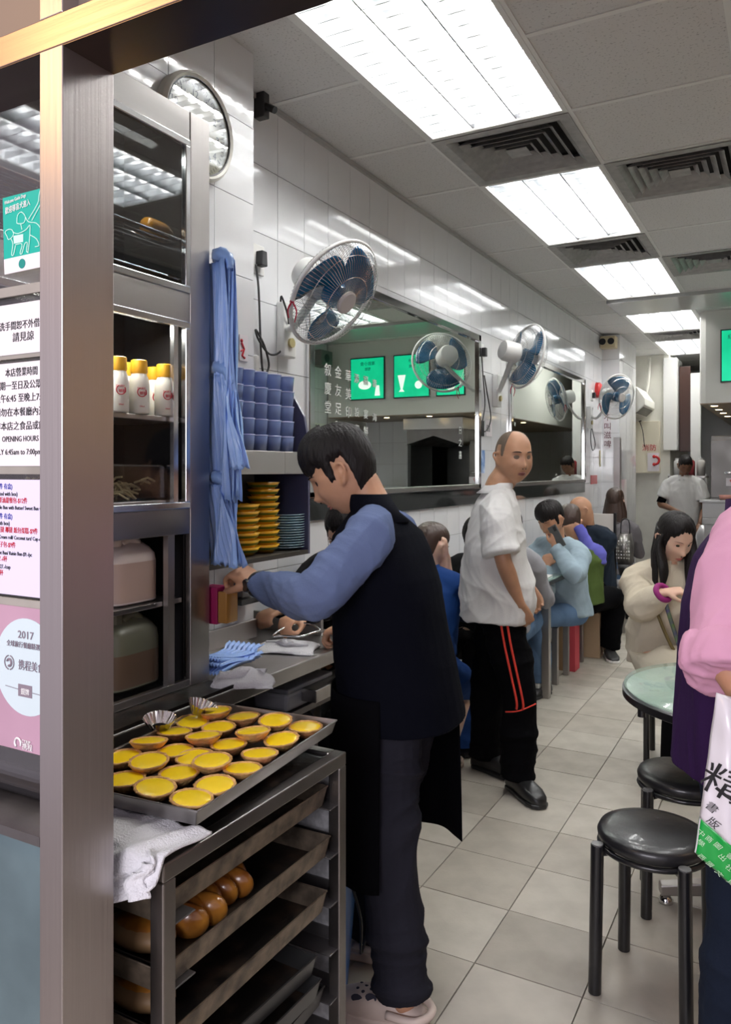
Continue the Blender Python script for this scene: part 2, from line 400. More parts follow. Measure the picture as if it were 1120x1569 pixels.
# ---------------------------------------------------------------- ceiling lights
tube_mat = mat('fluorescent_tube', (1.0, 0.985, 0.955), 0.4, emit=TUBE)
refl_mat = mat('light_reflector', (0.60,0.62,0.64), 0.3, 0.5)
def troffer():
    t = thing('ceiling_light', 'x', 'ceiling light'); w, l = G, 2*G
    f = MB()
    f.box((0.004,0.004,-0.006),(w-0.004,0.024,0.004)); f.box((0.004,l-0.024,-0.006),(w-0.004,l-0.004,0.004))
    f.box((0.004,0.024,-0.006),(0.024,l-0.024,0.004)); f.box((w-0.024,0.024,-0.006),(w-0.004,l-0.024,0.004))
    f.build('frame', white_paint, t)
    h = 0.10; r = MB().box((0.02,0.02,h),(w-0.02,l-0.02,h+0.004)).box((0.016,0.02,0),(0.02,l-0.02,h)).box((w-0.02,0.02,0),(w-0.016,l-0.02,h))
    r.box((0.02,0.016,0),(w-0.02,0.02,h)).box((0.02,l-0.02,0),(w-0.02,l-0.016,h)); r.build('reflector', refl_mat, t)
    s3 = (w-0.048)/3
    for k in range(3):
        MB().cyl((0.024+s3*(k+0.5), 0.05, 0.068), (0.024+s3*(k+0.5), l-0.05, 0.068), 0.013, n=10).build('tube', tube_mat, t, smooth=True)
    for k in (1, 2):
        x = 0.024+s3*k; MB().prism([(x-0.003,0.0),(x+0.003,0.0),(x+0.016,0.045),(x-0.016,0.045)], 'y', 0.03, l-0.03).build('divider', louvre_alu, t)
    n = 15; bl = MB()
    for k in range(3):
        x0 = 0.024+s3*k
        def fn(u, v):
            x = x0+0.004+(s3-0.008)*u; sag = 0.014*(1-(2*u-1)**2)
            return (x, 0, 0.001+v*(0.040-sag))
        bl.grid(fn, 8, 1)
    me = bl.mesh('slat'); me.materials.append(louvre_alu)
    for k in range(n):
        o = link('slat', me, None, t); o.location = (0, 0.03+(l-0.06)*(k+0.5)/n, 0); o.rotation_euler = (R(-6), 0, 0)
        q = o.modifiers.new('s', 'SOLIDIFY'); q.thickness = 0.004; q.offset = 0
    return t
lt = troffer(); lt['label'] = 'louvred fluorescent ceiling light nearest the camera, above the first vent'; lt['group'] = 'louvred ceiling lights'
lt.location = (GX[1], GY[2], CH)
names = [((1,5), 'second louvred ceiling light from the front, between two square vents on the left'),
         ((1,8), 'third louvred ceiling light from the front, just before the grey beam'),
         ((1,11), 'fourth louvred ceiling light in the row, just beyond the grey beam'),
         ((1,14), 'farthest louvred ceiling light of the row, by the hanging bulkhead'),
         ((3,2), 'louvred ceiling light cut by the top right corner of the photo'),
         ((3,5), 'louvred ceiling light of the right row, second from the street'),
         ((3,8), 'louvred ceiling light of the right row, third from the street')]
for (i, j), lab in names: dup(lt, lab, (GX[i], GY[j], CH))
vent_mat = mat('dusty_vent_metal', (0.42,0.41,0.40), 0.5, 0.2, var=0.2, vscale=20)
def vent():
    t = thing('air_vent', 'x', 'air vent'); c = G/2
    def frame(a, b, z0, z1, flare=0.0):
        m = MB(); k = 4
        P = [(a,z1),(b,z0)]
        vs = []
        for (q, z) in ((a, z1), (b, z0), (b, z0-0.003), (a, z1-0.003)):
            vs += [(c-q,c-q,z),(c+q,c-q,z),(c+q,c+q,z),(c-q,c+q,z)]
        fs = []
        for r in range(4):
            r2 = (r+1) % 4
            for i in range(4): fs.append((r*4+i, r*4+(i+1)%4, r2*4+(i+1)%4, r2*4+i))
        return m.add(vs, fs)
    MB().add(*(lambda m: (m.v, m.f))(frame(0.262, 0.312, -0.006, -0.004))).build('frame', vent_mat, t)
    for q in (0.262, 0.218, 0.175, 0.132, 0.09): frame(q-0.030, q, -0.006, 0.022).build('slat', vent_mat, t)
    B((c-0.05,c-0.05,-0.004),(c+0.05,c+0.05,0.0)).build('core', vent_mat, t, bevel=0.004)
    B((0.05,0.05,0.05),(G-0.05,G-0.05,0.055)).build('duct', mat('duct_black', (0.03,0.03,0.03), 0.9), t)
    return t
vt = vent(); vt['label'] = 'square four-way ceiling vent right behind the nearest light'; vt['group'] = 'square ceiling vents'; vt.location = (GX[1], GY[4], CH)
for (i, j), lab in [((1,7), 'square ceiling vent between the second and third ceiling lights'), ((1,13), 'square ceiling vent between the two lights beyond the grey beam'),
                    ((2,5), 'nearer square ceiling vent of the right row, by the right edge'), ((2,8), 'farther square ceiling vent of the right row, tinted green')]:
    dup(vt, lab, (GX[i], GY[j], CH))

# ---------------------------------------------------------------- mirrors
def mirror(name, M, label):
    y0, y1, z0, z1 = M; t = thing('wall_mirror', label, 'mirror', (WX, (y0+y1)/2, z0), group='framed wall mirrors')
    B((WX+0.009, y0+0.03, z0+0.03), (WX+0.014, y1-0.03, z1-0.03)).build('mirror_glass', mirror_mat, t)
    for lo, hi in (((y0,z0),(y0+0.045,z1)), ((y1-0.045,z0),(y1,z1)), ((y0,z1-0.045),(y1,z1)), ((y0,z0),(y1,z0+0.03))):
        B((WX+0.008, lo[0], lo[1]), (WX+0.03, hi[0], hi[1])).build('frame', chrome if lo != (y0,z0) or hi[1]==z1 else steel, t, bevel=0.004)
    return t
mr1 = mirror('m', M1, 'large chrome-framed mirror with white brushed characters, behind the man in the vest')
mr2 = mirror('m', M2, 'second chrome-framed mirror, behind the bald waiter')
B((WX+0.008, 2.9, 1.275), (WX+0.022, 8.08, 1.372)).build('trim_1', mat('black_glass_band', (0.015,0.018,0.018), 0.08, coat=0.5), kind='structure')
etch = mat('etched_white', (0.80,0.84,0.80), 0.6)
def mchars(s, px, py0, dy, size, m=etch, parent=mr1):
    for k, c in enumerate(s):
        if c == ' ': continue
        p = onx(px, py0+dy*k, WX+0.016); text(c, size, p, (0,1,0), (0,0,1), m, parent, sx=1.0)
mchars('叙慶堂', 497, 573, 29, 0.062); mchars('金友足號', 513, 577, 28, 0.062); mchars('華美印修', 529, 582, 28, 0.060)
mchars('添 設家', 543, 585, 26, 0.05); mchars('福 宴鮮', 557, 588, 26, 0.05); mchars('壽 海', 571, 592, 26, 0.045); mchars('日之喜', 703, 664, 19, 0.055)
mchars('大', 703, 592, 19, 0.055)
mchars('百年好合', 788, 640, 13, 0.04, parent=mr2)

# ---------------------------------------------------------------- shop front: post, beam, window
post = thing('steel_post', 'tall square brushed steel post of the shop front, nearest the camera', 'post', (-0.975, 0.85, 0))
B((-1.0, 0.80, 0), (-0.95, 0.90, 2.13)).build('post_shaft', steel_pillar, post, bevel=0.0015)
bm_ = thing('steel_lintel', 'brushed steel beam crossing the top of the photo from the post', 'beam', (0, 0.85, 2.13))
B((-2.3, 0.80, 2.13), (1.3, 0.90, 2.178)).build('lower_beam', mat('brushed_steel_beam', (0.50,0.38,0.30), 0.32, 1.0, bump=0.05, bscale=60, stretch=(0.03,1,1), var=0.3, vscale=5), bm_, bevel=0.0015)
B((-2.3, 0.801, 2.1285), (1.3, 0.899, 2.1298)).build('underside', mat('shaded_beam_steel', (0.10,0.08,0.075), 0.3, 1.0), bm_)  # thin dark sheet: the shade under the beam put into its colour
B((-2.3, 0.83, 2.18), (1.3, 0.90, 2.75)).build('fascia', mat('brown_fascia', (0.20,0.15,0.12), 0.4), bm_)
B((-1.0, 0.80, 2.178), (-0.95, 0.90, 2.75)).build('upper_shaft', steel_pillar, bm_, bevel=0.0015)
win = thing('window_1', None, None, (-1.6, 0.87, 0.95)); win['kind'] = 'structure'
B((-2.3, 0.868, 0.97), (-1.0, 0.874, 2.13)).build('pane', glassmat('shop_window_glass', refl=0.10), win)
for z in (1.790, 1.685, 1.493, 1.270): B((-2.3, 0.8625, z), (-1.0, 0.8675, z+0.016)).build('glazing_strip', mat('grey_strip', (0.40,0.38,0.34), 0.4, var=0.3), win)
base = struct('wall_front', B((-2.3, 0.83, 0), (-1.0, 0.90, 0.93)), mat('blue_grey_steel', (0.20,0.29,0.32), 0.35, 0.5, var=0.25, vscale=6, bump=0.05))
B((-2.3, 0.80, 0.93), (-1.0, 0.94, 0.945)).build('sill', steel_dark, base)
struct('wall_front_upper', B((-2.5, 0.84, 2.75), (2.2, 0.92, 3.4)), mat('dark_fascia', (0.08,0.07,0.07), 0.5))

# posters on the window (plane y = 0.86), px edges taken from the photograph
PYP = 0.862
def poster(name, label, x0, x1, z0, z1, m, cat='sign', y=PYP, group=None, t=0.0012):
    th = thing(name, label, cat, ((x0+x1)/2, y, z0), group=group)
    B((x0, y-t, z0), (x1, y, z1)).build('sheet', m, th); return th
ink = mat('black_ink', (0.015,0.015,0.018), 0.6); ink_red = mat('red_ink', (0.55,0.02,0.04), 0.6); ink_blue = mat('blue_ink', (0.05,0.06,0.35), 0.6)
ink_grey = mat('grey_ink', (0.24,0.20,0.24), 0.6); paper = mat('white_paper', (0.80,0.76,0.79), 0.5); white_ink = mat('white_ink', (0.85,0.86,0.85), 0.6)
RT, UP = (1,0,0), (0,0,1)
yy = PYP-0.0016
def wpt(px, py, y=PYP): return ony(px, py, y)
zc = lambda py: wpt(35, py).z
def tx(s, px, py, h, m, par, y=yy, al='LEFT', sx=1.0):
    p = wpt(px, py, y); return text(s, h*0.00118, p, RT, UP, m, par, align=al, sx=sx*1.42)
XL, XR = -1.30, -1.004
p = poster('notice_sign', 'white notice with two bold lines, upper left on the window', XL, XR, zc(542), zc(464), paper)
tx('洗手間恕不外借', -1, 507, 13, ink, p, sx=0.66); tx('請見諒', 19, 523, 14, ink, p, sx=0.76)
p = poster('opening_hours_sign', 'white opening hours sign, second of the papers on the window', XL, XR, zc(714), zc(555), paper)
tx('本店營業時間', 8, 577, 13, ink, p, sx=0.62); tx('星期一至日及公眾假期', -9, 598, 13, ink, p, sx=0.68); tx('上午6:45 至晚上7:00', -8, 617, 13, ink, p, sx=0.68)
tx('請勿在本餐廳內進食', -8, 638, 13, ink, p, sx=0.72); tx('非本店之食品或飲品', -8, 659, 13, ink, p, sx=0.72); tx('OPENING HOURS', 3, 677, 11, ink, p, sx=0.62); tx('DAILY 6:45am to 7:00pm', -14, 697, 11, ink, p, sx=0.66)
p = poster('price_list_sign', 'lilac price list with red and blue lines below the opening hours', XL, XR, zc(913), zc(735), mat('lilac_paper', (0.72,0.68,0.88), 0.5))
for s_, e_, y_, c_, h_ in (('(八件 有盒)',19,749,ink_blue,9),('(Assorted with box)',27,760,ink,8),('酥皮鮮油甜餐包-$12件',42,771,ink_red,9),('Pineapple Bun with Butter/ Sweet Bun with Butter',84,783,ink,7.5),
    ('(六件 有盒)',19,795,ink_blue,9),('(with box)',15,805,ink,8),('蛋撻 椰撻 紙包蛋糕-$9件',58,818,ink_red,9),('Cream roll/ Coconut tart/ Cup-cake-$9',76,830,ink,7.5),('提子包-$9件',24,839,ink_red,9),
    ('Hot Bun/ Raisin Bun-$9.-/pc',49,853,ink,7.5),('$7.-/杯',11,860,ink_red,9),('$27.-/cup',16,872,ink,8),('凍飲/杯',5,881,ink_red,9)):
    tx(s_, e_, y_, h_, c_, p, al='RIGHT', sx=0.62)
p = poster('award_poster', 'pink 2017 award poster with a pale round badge, low on the window', XL, XR, zc(1150), zc(930), mat('pink_poster', (0.52,0.32,0.42), 0.4, var=0.25, vscale=3))
c_ = wpt(42, 1022)
MB().lathe([(1,0),(1,1)], (0,0,0), 48, Matrix.Diagonal((0.079,0.0006,0.080)) @ Matrix.Rotation(R(90),3,'X')).build('badge', mat('pale_badge', (0.60,0.72,0.76), 0.5), p).location = (c_.x, PYP-0.0013, c_.z)
yb = PYP-0.0028
tx('2017', 27, 977, 15, ink_grey, p, yb, sx=0.78); tx('全球旅行餐廳精選榜', 10, 988, 9, ink_grey, p, yb, sx=0.68); tx('携程美食林', 28, 1024, 15, ink_grey, p, yb, sx=0.62)
q_ = wpt(38, 1059, yb); B((q_.x-0.017,yb+0.0003,q_.z-0.010),(q_.x+0.017,yb+0.0008,q_.z+0.010)).build('plaque', ink_grey, p); tx('銀牌', 32, 1063, 10, white_ink, p, yb, sx=0.62)
tx('CTRIP', 33, 1138, 7, white_ink, p, yb, sx=0.7); tx('携程', 34, 1147, 10, white_ink, p, yb, sx=0.75)
e_ = wpt(14, 1015, yb); MB().ring(e_, (0,1,0), 0.0115, 0.0010, 24, 4, R(100), R(260)).ring(e_, (0,1,0), 0.0115, 0.0010, 24, 4, R(-80), R(80)).ring(e_, (0,1,0), 0.0055, 0.0022, 16, 4, R(20), R(290)).build('emblem', ink_grey, p)
e_ = wpt(27, 1138, yb); MB().ring(e_, (0,1,0), 0.0075, 0.0018, 24, 4, R(-60), R(210)).build('emblem', white_ink, p)
MB().tube([wpt(8,1050,yb), wpt(28,1056,yb)],0.0005,4).tube([wpt(49,1062,yb), wpt(68,1067,yb)],0.0005,4).build('thin_line', ink_grey, p)
th = thing('guide_dog_sticker', 'teal guide dog sticker with white outline dog, top left on the window', 'sticker', (-1.1, PYP, 1.85))
def quad(pp, y0, y1): return MB().prism([(wpt(a,b).x, wpt(a,b).z) for a, b in pp], 'y', y0, y1)
quad([(5,304),(7,398),(75,383),(75,286)], PYP-0.0012, PYP).build('sheet', mat('teal_print', (0.0,0.42,0.33), 0.4), th)
quad([(7,398),(8,421),(75,407),(75,383)], PYP-0.0013, PYP).build('footer', paper, th)
dogo = MB()
def dp(pts, r=0.0009): dogo.tube([wpt(a, b, PYP-0.002) for a, b in pts], r, 5, sub=3)
dp([(11,362),(8,356),(12,352),(18,352),(21,358),(18,364),(13,367),(11,362)]); dp([(20,356),(28,358),(40,352),(46,345),(46,358),(45,372),(43,388)])
dp([(17,366),(20,374),(18,390),(21,390),(24,376)]); dp([(24,375),(34,374),(31,388),(34,388),(38,374),(42,372),(41,386),(44,384)]); dp([(26,342),(27,330),(33,325),(39,332),(37,341),(30,343),(26,342)])
dp([(32,343),(34,352)]); dp([(39,332),(44,340),(56,342),(64,352)]); dp([(44,336),(58,312),(60,300),(62,291)]); dp([(49,338),(63,312)]); dp([(46,360),(56,366),(60,376),(54,378)])
dogo.build('dog_outline', mat('mint_ink', (0.55,0.85,0.75), 0.5), th)
quad([(22,362),(23,374),(37,371),(37,359)], PYP-0.0020, PYP-0.0014).build('dog_vest', MATS['mint_ink'], th)
text('Welcome Guide Dogs', 0.0085, wpt(7,314,PYP-0.0022), (1,0,0.09), (0,0,1), white_ink, th, sx=0.7); text('歡迎導盲犬進入', 0.0125, wpt(8,328,PYP-0.0022), (1,0,0.09), (0,0,1), white_ink, th, sx=0.72)
e_ = wpt(34,404,PYP-0.0014); MB().lathe([(0.008,0),(0.008,0.0008)], e_, 20, Matrix.Rotation(R(90),3,'X')).build('logo', mat('teal_dark', (0.0,0.25,0.22), 0.5), th)
# ---------------------------------------------------------------- hanging bulkhead and kitchen bay
bulk_p = [(-0.80,8.12),(-0.785,8.07),(-0.74,8.04),(1.149,8.04),(1.149,12.79),(-0.80,12.79)]
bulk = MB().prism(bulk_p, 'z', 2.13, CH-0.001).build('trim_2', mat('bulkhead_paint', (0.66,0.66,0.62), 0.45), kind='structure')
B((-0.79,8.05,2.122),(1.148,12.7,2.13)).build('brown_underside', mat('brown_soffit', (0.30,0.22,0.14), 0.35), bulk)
dl_m = mat('downlight_lamp', (1.0,0.72,0.35), 0.4, emit=9)
for n, (x, y) in enumerate(((-0.68,8.22),(-0.1,8.22),(0.45,8.22),(-0.68,8.75),(-0.68,9.3),(-0.68,9.9))):
    t = thing('downlight', ['small warm downlight under the bulkhead at its near corner','downlight under the bulkhead seen in the middle of the mirror','downlight under the bulkhead at the left of its mirror image','second warm downlight back from the bulkhead corner','third warm downlight back from the bulkhead corner','farthest warm downlight under the bulkhead'][n], 'downlight', (x,y,2.12), group='downlights under the bulkhead')
    MB().lathe([(0.045,2.121),(0.045,2.114),(0.032,2.114)], (x,y,0), 20).build('bezel', chrome, t); MB().lathe([(0.03,2.117),(0.03,2.112)], (x,y,0), 16).build('bulb', dl_m, t)
green_m = mat('green_lit_panel', (0.0,0.42,0.20), 0.4, emit=0.7, var=0.7, vscale=2.2, col2=(0.02,0.75,0.42)); lit_white = mat('lit_white_print', (0.85,0.95,0.88), 0.5, emit=0.6)
lit_dark = mat('dark_green_print', (0.0,0.10,0.05), 0.5)
def lightbox(x0, x1, lab, kind):
    z0, z1 = 2.33, 2.80; t = thing('menu_lightbox', lab, 'lightbox', ((x0+x1)/2, 8.03, z0), group='green menu lightboxes'); y = 8.018
    B((x0-0.012,y+0.004,z0-0.012),(x1+0.012,8.039,z1+0.012)).build('frame', mat('dark_frame', (0.02,0.03,0.025), 0.4), t); B((x0,y,z0),(x1,y+0.005,z1)).build('lit_panel', green_m, t)
    c = (x0+x1)/2; T = MB(); yq = y-0.001
    if kind == 'drink':
        T.prism([(c-0.035+0.12,z0+0.06),(c+0.035+0.12,z0+0.06),(c+0.012+0.12,z0+0.09),(c+0.05+0.12,z0+0.25),(c-0.05+0.12,z0+0.25),(c-0.012+0.12,z0+0.09)], 'y', yq, y)
        T.lathe([(0.045,0),(0.045,0.001)], (c-0.09,yq,z0+0.13), 16, Matrix.Rotation(R(90),3,'X'))
    elif kind == 'plate':
        T.lathe([(0.085,0),(0.085,0.001)], (c+0.03,yq,z0+0.16), 24, Matrix.Scale(0.6,3,(0,0,1)) @ Matrix.Rotation(R(90),3,'X')); T.prism([(c-0.17,z0+0.03),(c-0.10,z0+0.03),(c-0.12,z0+0.15),(c-0.16,z0+0.15)], 'y', yq, y)
    else: T.lathe([(0.07,0),(0.07,0.001)], (c,yq,z0+0.12), 20, Matrix.Rotation(R(90),3,'X'))
    T.build('picture', lit_white, t)
    # lettering as on the boxes: read in the mirror
    text('凍飲小食' if kind=='plate' else '紅豆冰', 0.05, (c-0.11, yq, z1-0.08), RT, UP, lit_dark, t); text('雪糕', 0.04, (c-0.05, yq, z1-0.14), RT, UP, lit_dark, t)
lightbox(0.39, 0.82, 'green lit menu panel with a plate of food, leftmost in the mirror', 'plate')
lightbox(-0.18, 0.25, 'green lit menu panel with a tall drink, middle one in the mirror', 'drink')
lightbox(-0.60, -0.28, 'green lit menu panel by the bulkhead corner, behind the fan in the mirror', 'bowl')
# kitchen bay under the bulkhead
kb = struct('wall_kitchen', B((-0.45,9.9,0),(RX,10.0,2.13)), mat('dark_kitchen_steel', (0.14,0.14,0.13), 0.3, 0.9, var=0.3, vscale=3))
kt = struct('wall_kitchen_tiled', B((0.36,9.0,0),(RX,9.1,2.12)), grout); tiled_y(kt, 9.0, 0.36, RX, 0.9, 2.12)
t = thing('cooker_hood', 'large dark stainless cooker hood under the bulkhead, seen in the mirror', 'hood', (-0.2,8.9,1.75))
MB().prism([(-0.42,1.98),(0.30,1.98),(0.30,1.80),(-0.05,1.90),(-0.42,1.78)], 'y', 8.45, 9.8).build('canopy', steel_dark, t, bevel=0.004)
B((-0.42,8.44,1.98),(0.34,9.8,2.11)).build('hood_box', steel_h, t); B((0.30,8.56,0.95),(0.34,9.2,1.975)).build('side_panel', black_metal, t)
t = thing('cooking_range', 'dark steel wok range behind the serving counter, seen in the mirror', 'range', (-0.1,9.3,0))
B((-0.42,8.9,0),(0.30,9.8,0.92)).build('body', steel_dark, t); B((-0.42,9.7,0.92),(0.30,9.8,1.76)).build('back_panel', mat('dark_kitchen_steel', (0.14,0.14,0.13)), t)
for k in range(3): B((-0.40+0.235*k,8.89,0.3),(-0.185+0.235*k,8.9,0.8)).build('door', steel_h, t, bevel=0.003)
ksteel = mat('kitchen_steel', (0.26,0.26,0.25), 0.3, 1.0, rvar=0.12, vscale=4)
t = thing('kitchen_counter', 'long stainless serving counter under the bulkhead at the right', 'counter', (0.2,8.3,0))
B((-0.78,8.1,0.98),(1.14,8.55,1.04)).build('countertop', ksteel, t, bevel=0.004); B((-0.76,8.14,0.02),(1.14,8.5,0.98)).build('cabinet_body', ksteel, t)
for k in range(4): B((-0.74+0.47*k,8.132,0.10),(-0.30+0.47*k,8.14,0.92)).build('door', ksteel, t, bevel=0.003)
B((-0.78,8.12,1.04),(1.14,8.18,1.19)).build('raised_shelf', ksteel, t, bevel=0.004); B((-0.80,8.06,1.19),(1.14,8.30,1.215)).build('top_shelf', ksteel, t, bevel=0.003)
t = thing('steel_steamer', 'tall stainless steamer cabinet at the bulkhead corner, with a red triangle sticker', 'steamer', (-0.6,8.7,1.05))
B((-0.74,8.56,1.05),(-0.46,9.1,1.84)).build('body', mat('steamer_steel', (0.15,0.145,0.135), 0.3, 1.0, rvar=0.1), t, bevel=0.006); B((-0.74,8.54,1.22),(-0.46,8.56,1.80)).build('door', mat('steamer_steel',(0,0,0)), t, bevel=0.005)
MB().tube([(-0.60,8.52,1.47),(-0.61,8.49,1.47),(-0.50,8.49,1.47),(-0.49,8.52,1.47)],0.010,8).build('handle', chrome, t, smooth=True)
B((-0.60,8.537,1.34),(-0.46,8.54,1.42)).build('sticker', paper, t); B((-0.745,8.6,1.28),(-0.74,9.05,1.32)).build('side_handle', chrome, t)
MB().tube([(-0.565,8.535,1.40),(-0.515,8.535,1.40),(-0.54,8.535,1.35),(-0.565,8.535,1.40)],0.004,6).build('warning_mark', ink_red, t)
t = thing('steel_work_table', 'stainless side bench with a yellow cup, seen in the second mirror', 'bench', (-0.7,10,0)); B((-0.78,9.2,0.98),(-0.46,9.88,1.02)).build('top', steel_h, t); B((-0.76,9.22,0),(-0.48,9.86,0.98)).build('body', steel_h, t)
tag(MB().lathe([(0.03,0),(0.05,0.10),(0.047,0.10),(0.03,0.01)],(-0.72,9.35,1.02),18).build('yellow_cup', mat('yellow_plastic',(0.80,0.50,0.03),0.4), None, True), 'yellow cup on the side bench seen in the second mirror', 'cup')
cmat = mat('cream_ceramic', (0.72,0.66,0.52), 0.3)
for n,(x,r,h,m,lab) in enumerate(((0.50,0.045,0.10,cmat,'cream tub on the serving counter, left of two in the mirror'),(0.36,0.045,0.075,cmat,'cream tub on the serving counter, right of two in the mirror'),
       (-0.42,0.05,0.03,white_plastic,'small white dish on the serving counter near the steamer'),(-0.58,0.06,0.045,mat('pale_red_dish',(0.55,0.25,0.2),0.4),'pink-rimmed dish on the serving counter by the corner'))):
    tag(MB().lathe([(r*0.8,0),(r,h),(r*0.93,h),(r*0.75,0.006)],(x,8.18,1.216),20).build('tub', m, None, True), lab, 'tub', 'tubs on the serving counter')
for n,(x,c,lab) in enumerate(((0.72,(0.55,0.42,0.30),'beige sauce bottle on the serving counter in the mirror'),(0.62,(0.30,0.26,0.12),'olive green jar standing on the serving counter in the mirror'))):
    t = thing('sauce_bottle' if n==0 else 'jar', lab, 'bottle' if n==0 else 'jar', (x,8.2,1.216))
    MB().lathe([(0.035,0),(0.035,0.20),(0.015,0.25),(0.015,0.28)] if n==0 else [(0.06,0),(0.07,0.10),(0.06,0.22)],(x,8.2,1.216),18).build('body', mat('jar_%d'%n,c,0.3), t, True)
    MB().lathe([(0.018,0.28),(0.018,0.31)] if n==0 else [(0.05,0.22),(0.05,0.24)],(x,8.2,1.216),16).build('cap', black_plastic, t)
# things on the right wall, seen only in the mirror
menu_b = mat('menu_strip', (0.75,0.78,0.70), 0.5)
for n in range(3):
    t = thing('menu_strip', ['top menu strip of the right wall, seen in the mirror','middle menu strip of the right wall, seen in the mirror','bottom menu strip of the right wall, seen in the mirror'][n], 'sign', (RX,7.5,1.92-0.20*n), group='menu strips on the right wall')
    B((RX-0.02,6.9,1.92-0.2*n),(RX-0.009,7.95,2.05-0.2*n)).build('board', menu_b, t)
    text(['凍檸茶走冰','鮮奶咖啡','西多士'][n], 0.10, (RX-0.021,7.8,1.95-0.2*n), (0,-1,0), UP, ink, t)
spk = thing('wall_speaker','small dark wall speaker near the bulkhead, seen in the mirror','speaker',(RX-0.1,7.7,2.75)); B((RX-0.18,7.6,2.70),(RX-0.009,7.85,2.88)).build('box', mat('grey_box',(0.12,0.12,0.11),0.5), spk, bevel=0.01); MB().lathe([(0.05,0),(0.05,0.01)],(RX-0.185,7.72,2.79),18,Matrix.Rotation(R(90),3,'Y')).build('grille', black_plastic, spk)

# ---------------------------------------------------------------- fans
blade_m = mat('blue_fan_blade', (0.008,0.10,0.22), 0.25, coat=0.5); wire_m = mat('fan_wire', (0.62,0.62,0.60), 0.25, 0.9); fan_white = mat('fan_white', (0.80,0.80,0.78), 0.3)
def fan(label, c, nrm, rad, wy, wz, rib, spin=0.0, cordpts=None):
    c = V(c); nrm = V(nrm).normalized(); t = thing('wall_fan', label, 'fan', c, group='white wall fans with blue blades')
    q = nrm.to_track_quat('Z', 'Y').to_matrix().to_4x4(); M = Matrix.Translation(c) @ q
    def put(mb, *a, **k):
        mb.v = [tuple(M @ V(v)) for v in mb.v]; return mb.build(*a, parent=t, **k)
    for side, zz, name in ((1, 0.075, 'front_guard'), (-1, -0.065, 'back_guard')):
        g = MB(); n = 84
        r0 = 0.045 if side > 0 else 0.05
        for k in range(n):
            a = 2*pi*k/n; tw = 0.10 if side > 0 else 0.0
            pts = []
            for s_, zf in ((0,1.0),(0.35,0.96),(0.7,0.78),(0.92,0.42),(1.0,0.0)):
                r = r0+(rad-r0)*s_; aa = a+tw*s_; pts.append((r*cos(aa), r*sin(aa), zz*zf))
            g.tube(pts, 0.0009, 3, cap=False)
        for f, zf in ((0.35,0.96),(0.8,0.62)): g.ring((0,0,zz*zf),(0,0,1), r0+(rad-r0)*f, 0.0014, 48, 4)
        put(g, name, wire_m, kind='stuff')
    put(MB().ring((0,0,0),(0,0,1), rad, 0.008, 64, 8), 'guard_rim', fan_white, smooth=True)
    put(MB().lathe([(0.0,0.080),(0.040,0.080),(0.046,0.074),(0.046,0.068),(0.0,0.068)],(0,0,0),28,cap=False), 'badge', mat('fan_badge',(0.62,0.58,0.56),0.4), smooth=False)
    put(MB().lathe([(0.045,0.035),(0.05,0.02),(0.05,-0.02),(0.03,-0.03)],(0,0,0),24), 'hub', blade_m, auto=True)
    for k in range(3):
        b = MB(); a0 = spin+k*2*pi/3
        def fn(u, v):
            r = 0.04+(rad-0.058)*v; w = 0.35+0.95*sin(pi*min(v*0.62+0.12,1))
            a = a0+(u-0.5)*w*1.15+0.35*v; return (r*cos(a), r*sin(a), 0.034*(0.5-u)*2*(1-0.2*v))
        b.grid(fn, 10, 10); put(b, 'blade', blade_m, smooth=True, solid=0.003)
    put(MB().lathe([(0.052,-0.06),(0.068,-0.075),(0.070,-0.16),(0.060,-0.185),(0.03,-0.19)],(0,0,0),28), 'motor', fan_white, auto=True)
    br = V((WX+0.012, wy, wz)); mo = M @ V((0,0,-0.12))
    B((WX+0.009, wy-0.045, wz-0.13), (WX+0.05, wy+0.045, wz+0.10)).build('wall_bracket', fan_white, t, bevel=0.006)
    MB().lathe([(0.020,0),(0.020,0.012)],(WX+0.05,wy,wz-0.07),20,Matrix.Rotation(R(90),3,'Y')).build('speed_knob', mat('brass_knob',(0.50,0.42,0.20),0.4), t)
    mid = V((br.x+0.10, wy*0.5+mo.y*0.5, wz-0.02))
    MB().tube([br+V((0.03,0,0)), mid, mo+V((0,0,-0.07)), mo+V((0,0,-0.03))],[0.022,0.018,0.020,0.026],10,sub=4,flat=0.7).build('arm', fan_white, t, smooth=True)
    rb = M @ V((rad*cos(rib), rad*sin(rib), 0)); T = MB()
    T.tube([rb, rb+V((0.012,0.01,-0.035)), rb+V((0.0,0.015,-0.075))],[0.004,0.003,0.002],5,sub=3).tube([rb, rb+V((-0.012,-0.01,-0.03)), rb+V((-0.015,0.0,-0.06))],[0.004,0.003,0.002],5,sub=3).ball(rb,0.009,8,6)
    T.build('red_ribbon', mat('red_ribbon',(0.55,0.01,0.05),0.5), t, smooth=True)
    if cordpts: MB().tube(cordpts, 0.0045, 6, sub=6).build('power_cord', mat('dark_cord',(0.04,0.04,0.04),0.5), t, smooth=True)
    return t
def wp(px, py, off=0.03): return onx(px, py, WX+off)
c1 = W(512, 450, 3.0)
fan('nearest wall fan, tilted towards the camera above the man in the vest', c1, (0.813,-0.068,-0.58), 0.215, 2.72, 2.10, R(200), 0.5,
    [wp(392,405),wp(396,440),wp(398,490),wp(400,540),wp(404,574),wp(412,560),wp(405,530),wp(392,505),wp(396,520),wp(412,542),wp(428,540),wp(440,520),wp(442,490,0.06),wp(432,455,0.07),wp(430,462,0.06)])
fan('second wall fan, seen from behind above the bald waiter', onx(806, 546, -1.58), (0.64,0.74,-0.20), 0.215, 5.37, 2.08, R(-60), 0.2,
    [wp(738,545),wp(740,575),wp(743,620),wp(738,655),wp(745,660),wp(752,640),wp(746,600),wp(742,575)])
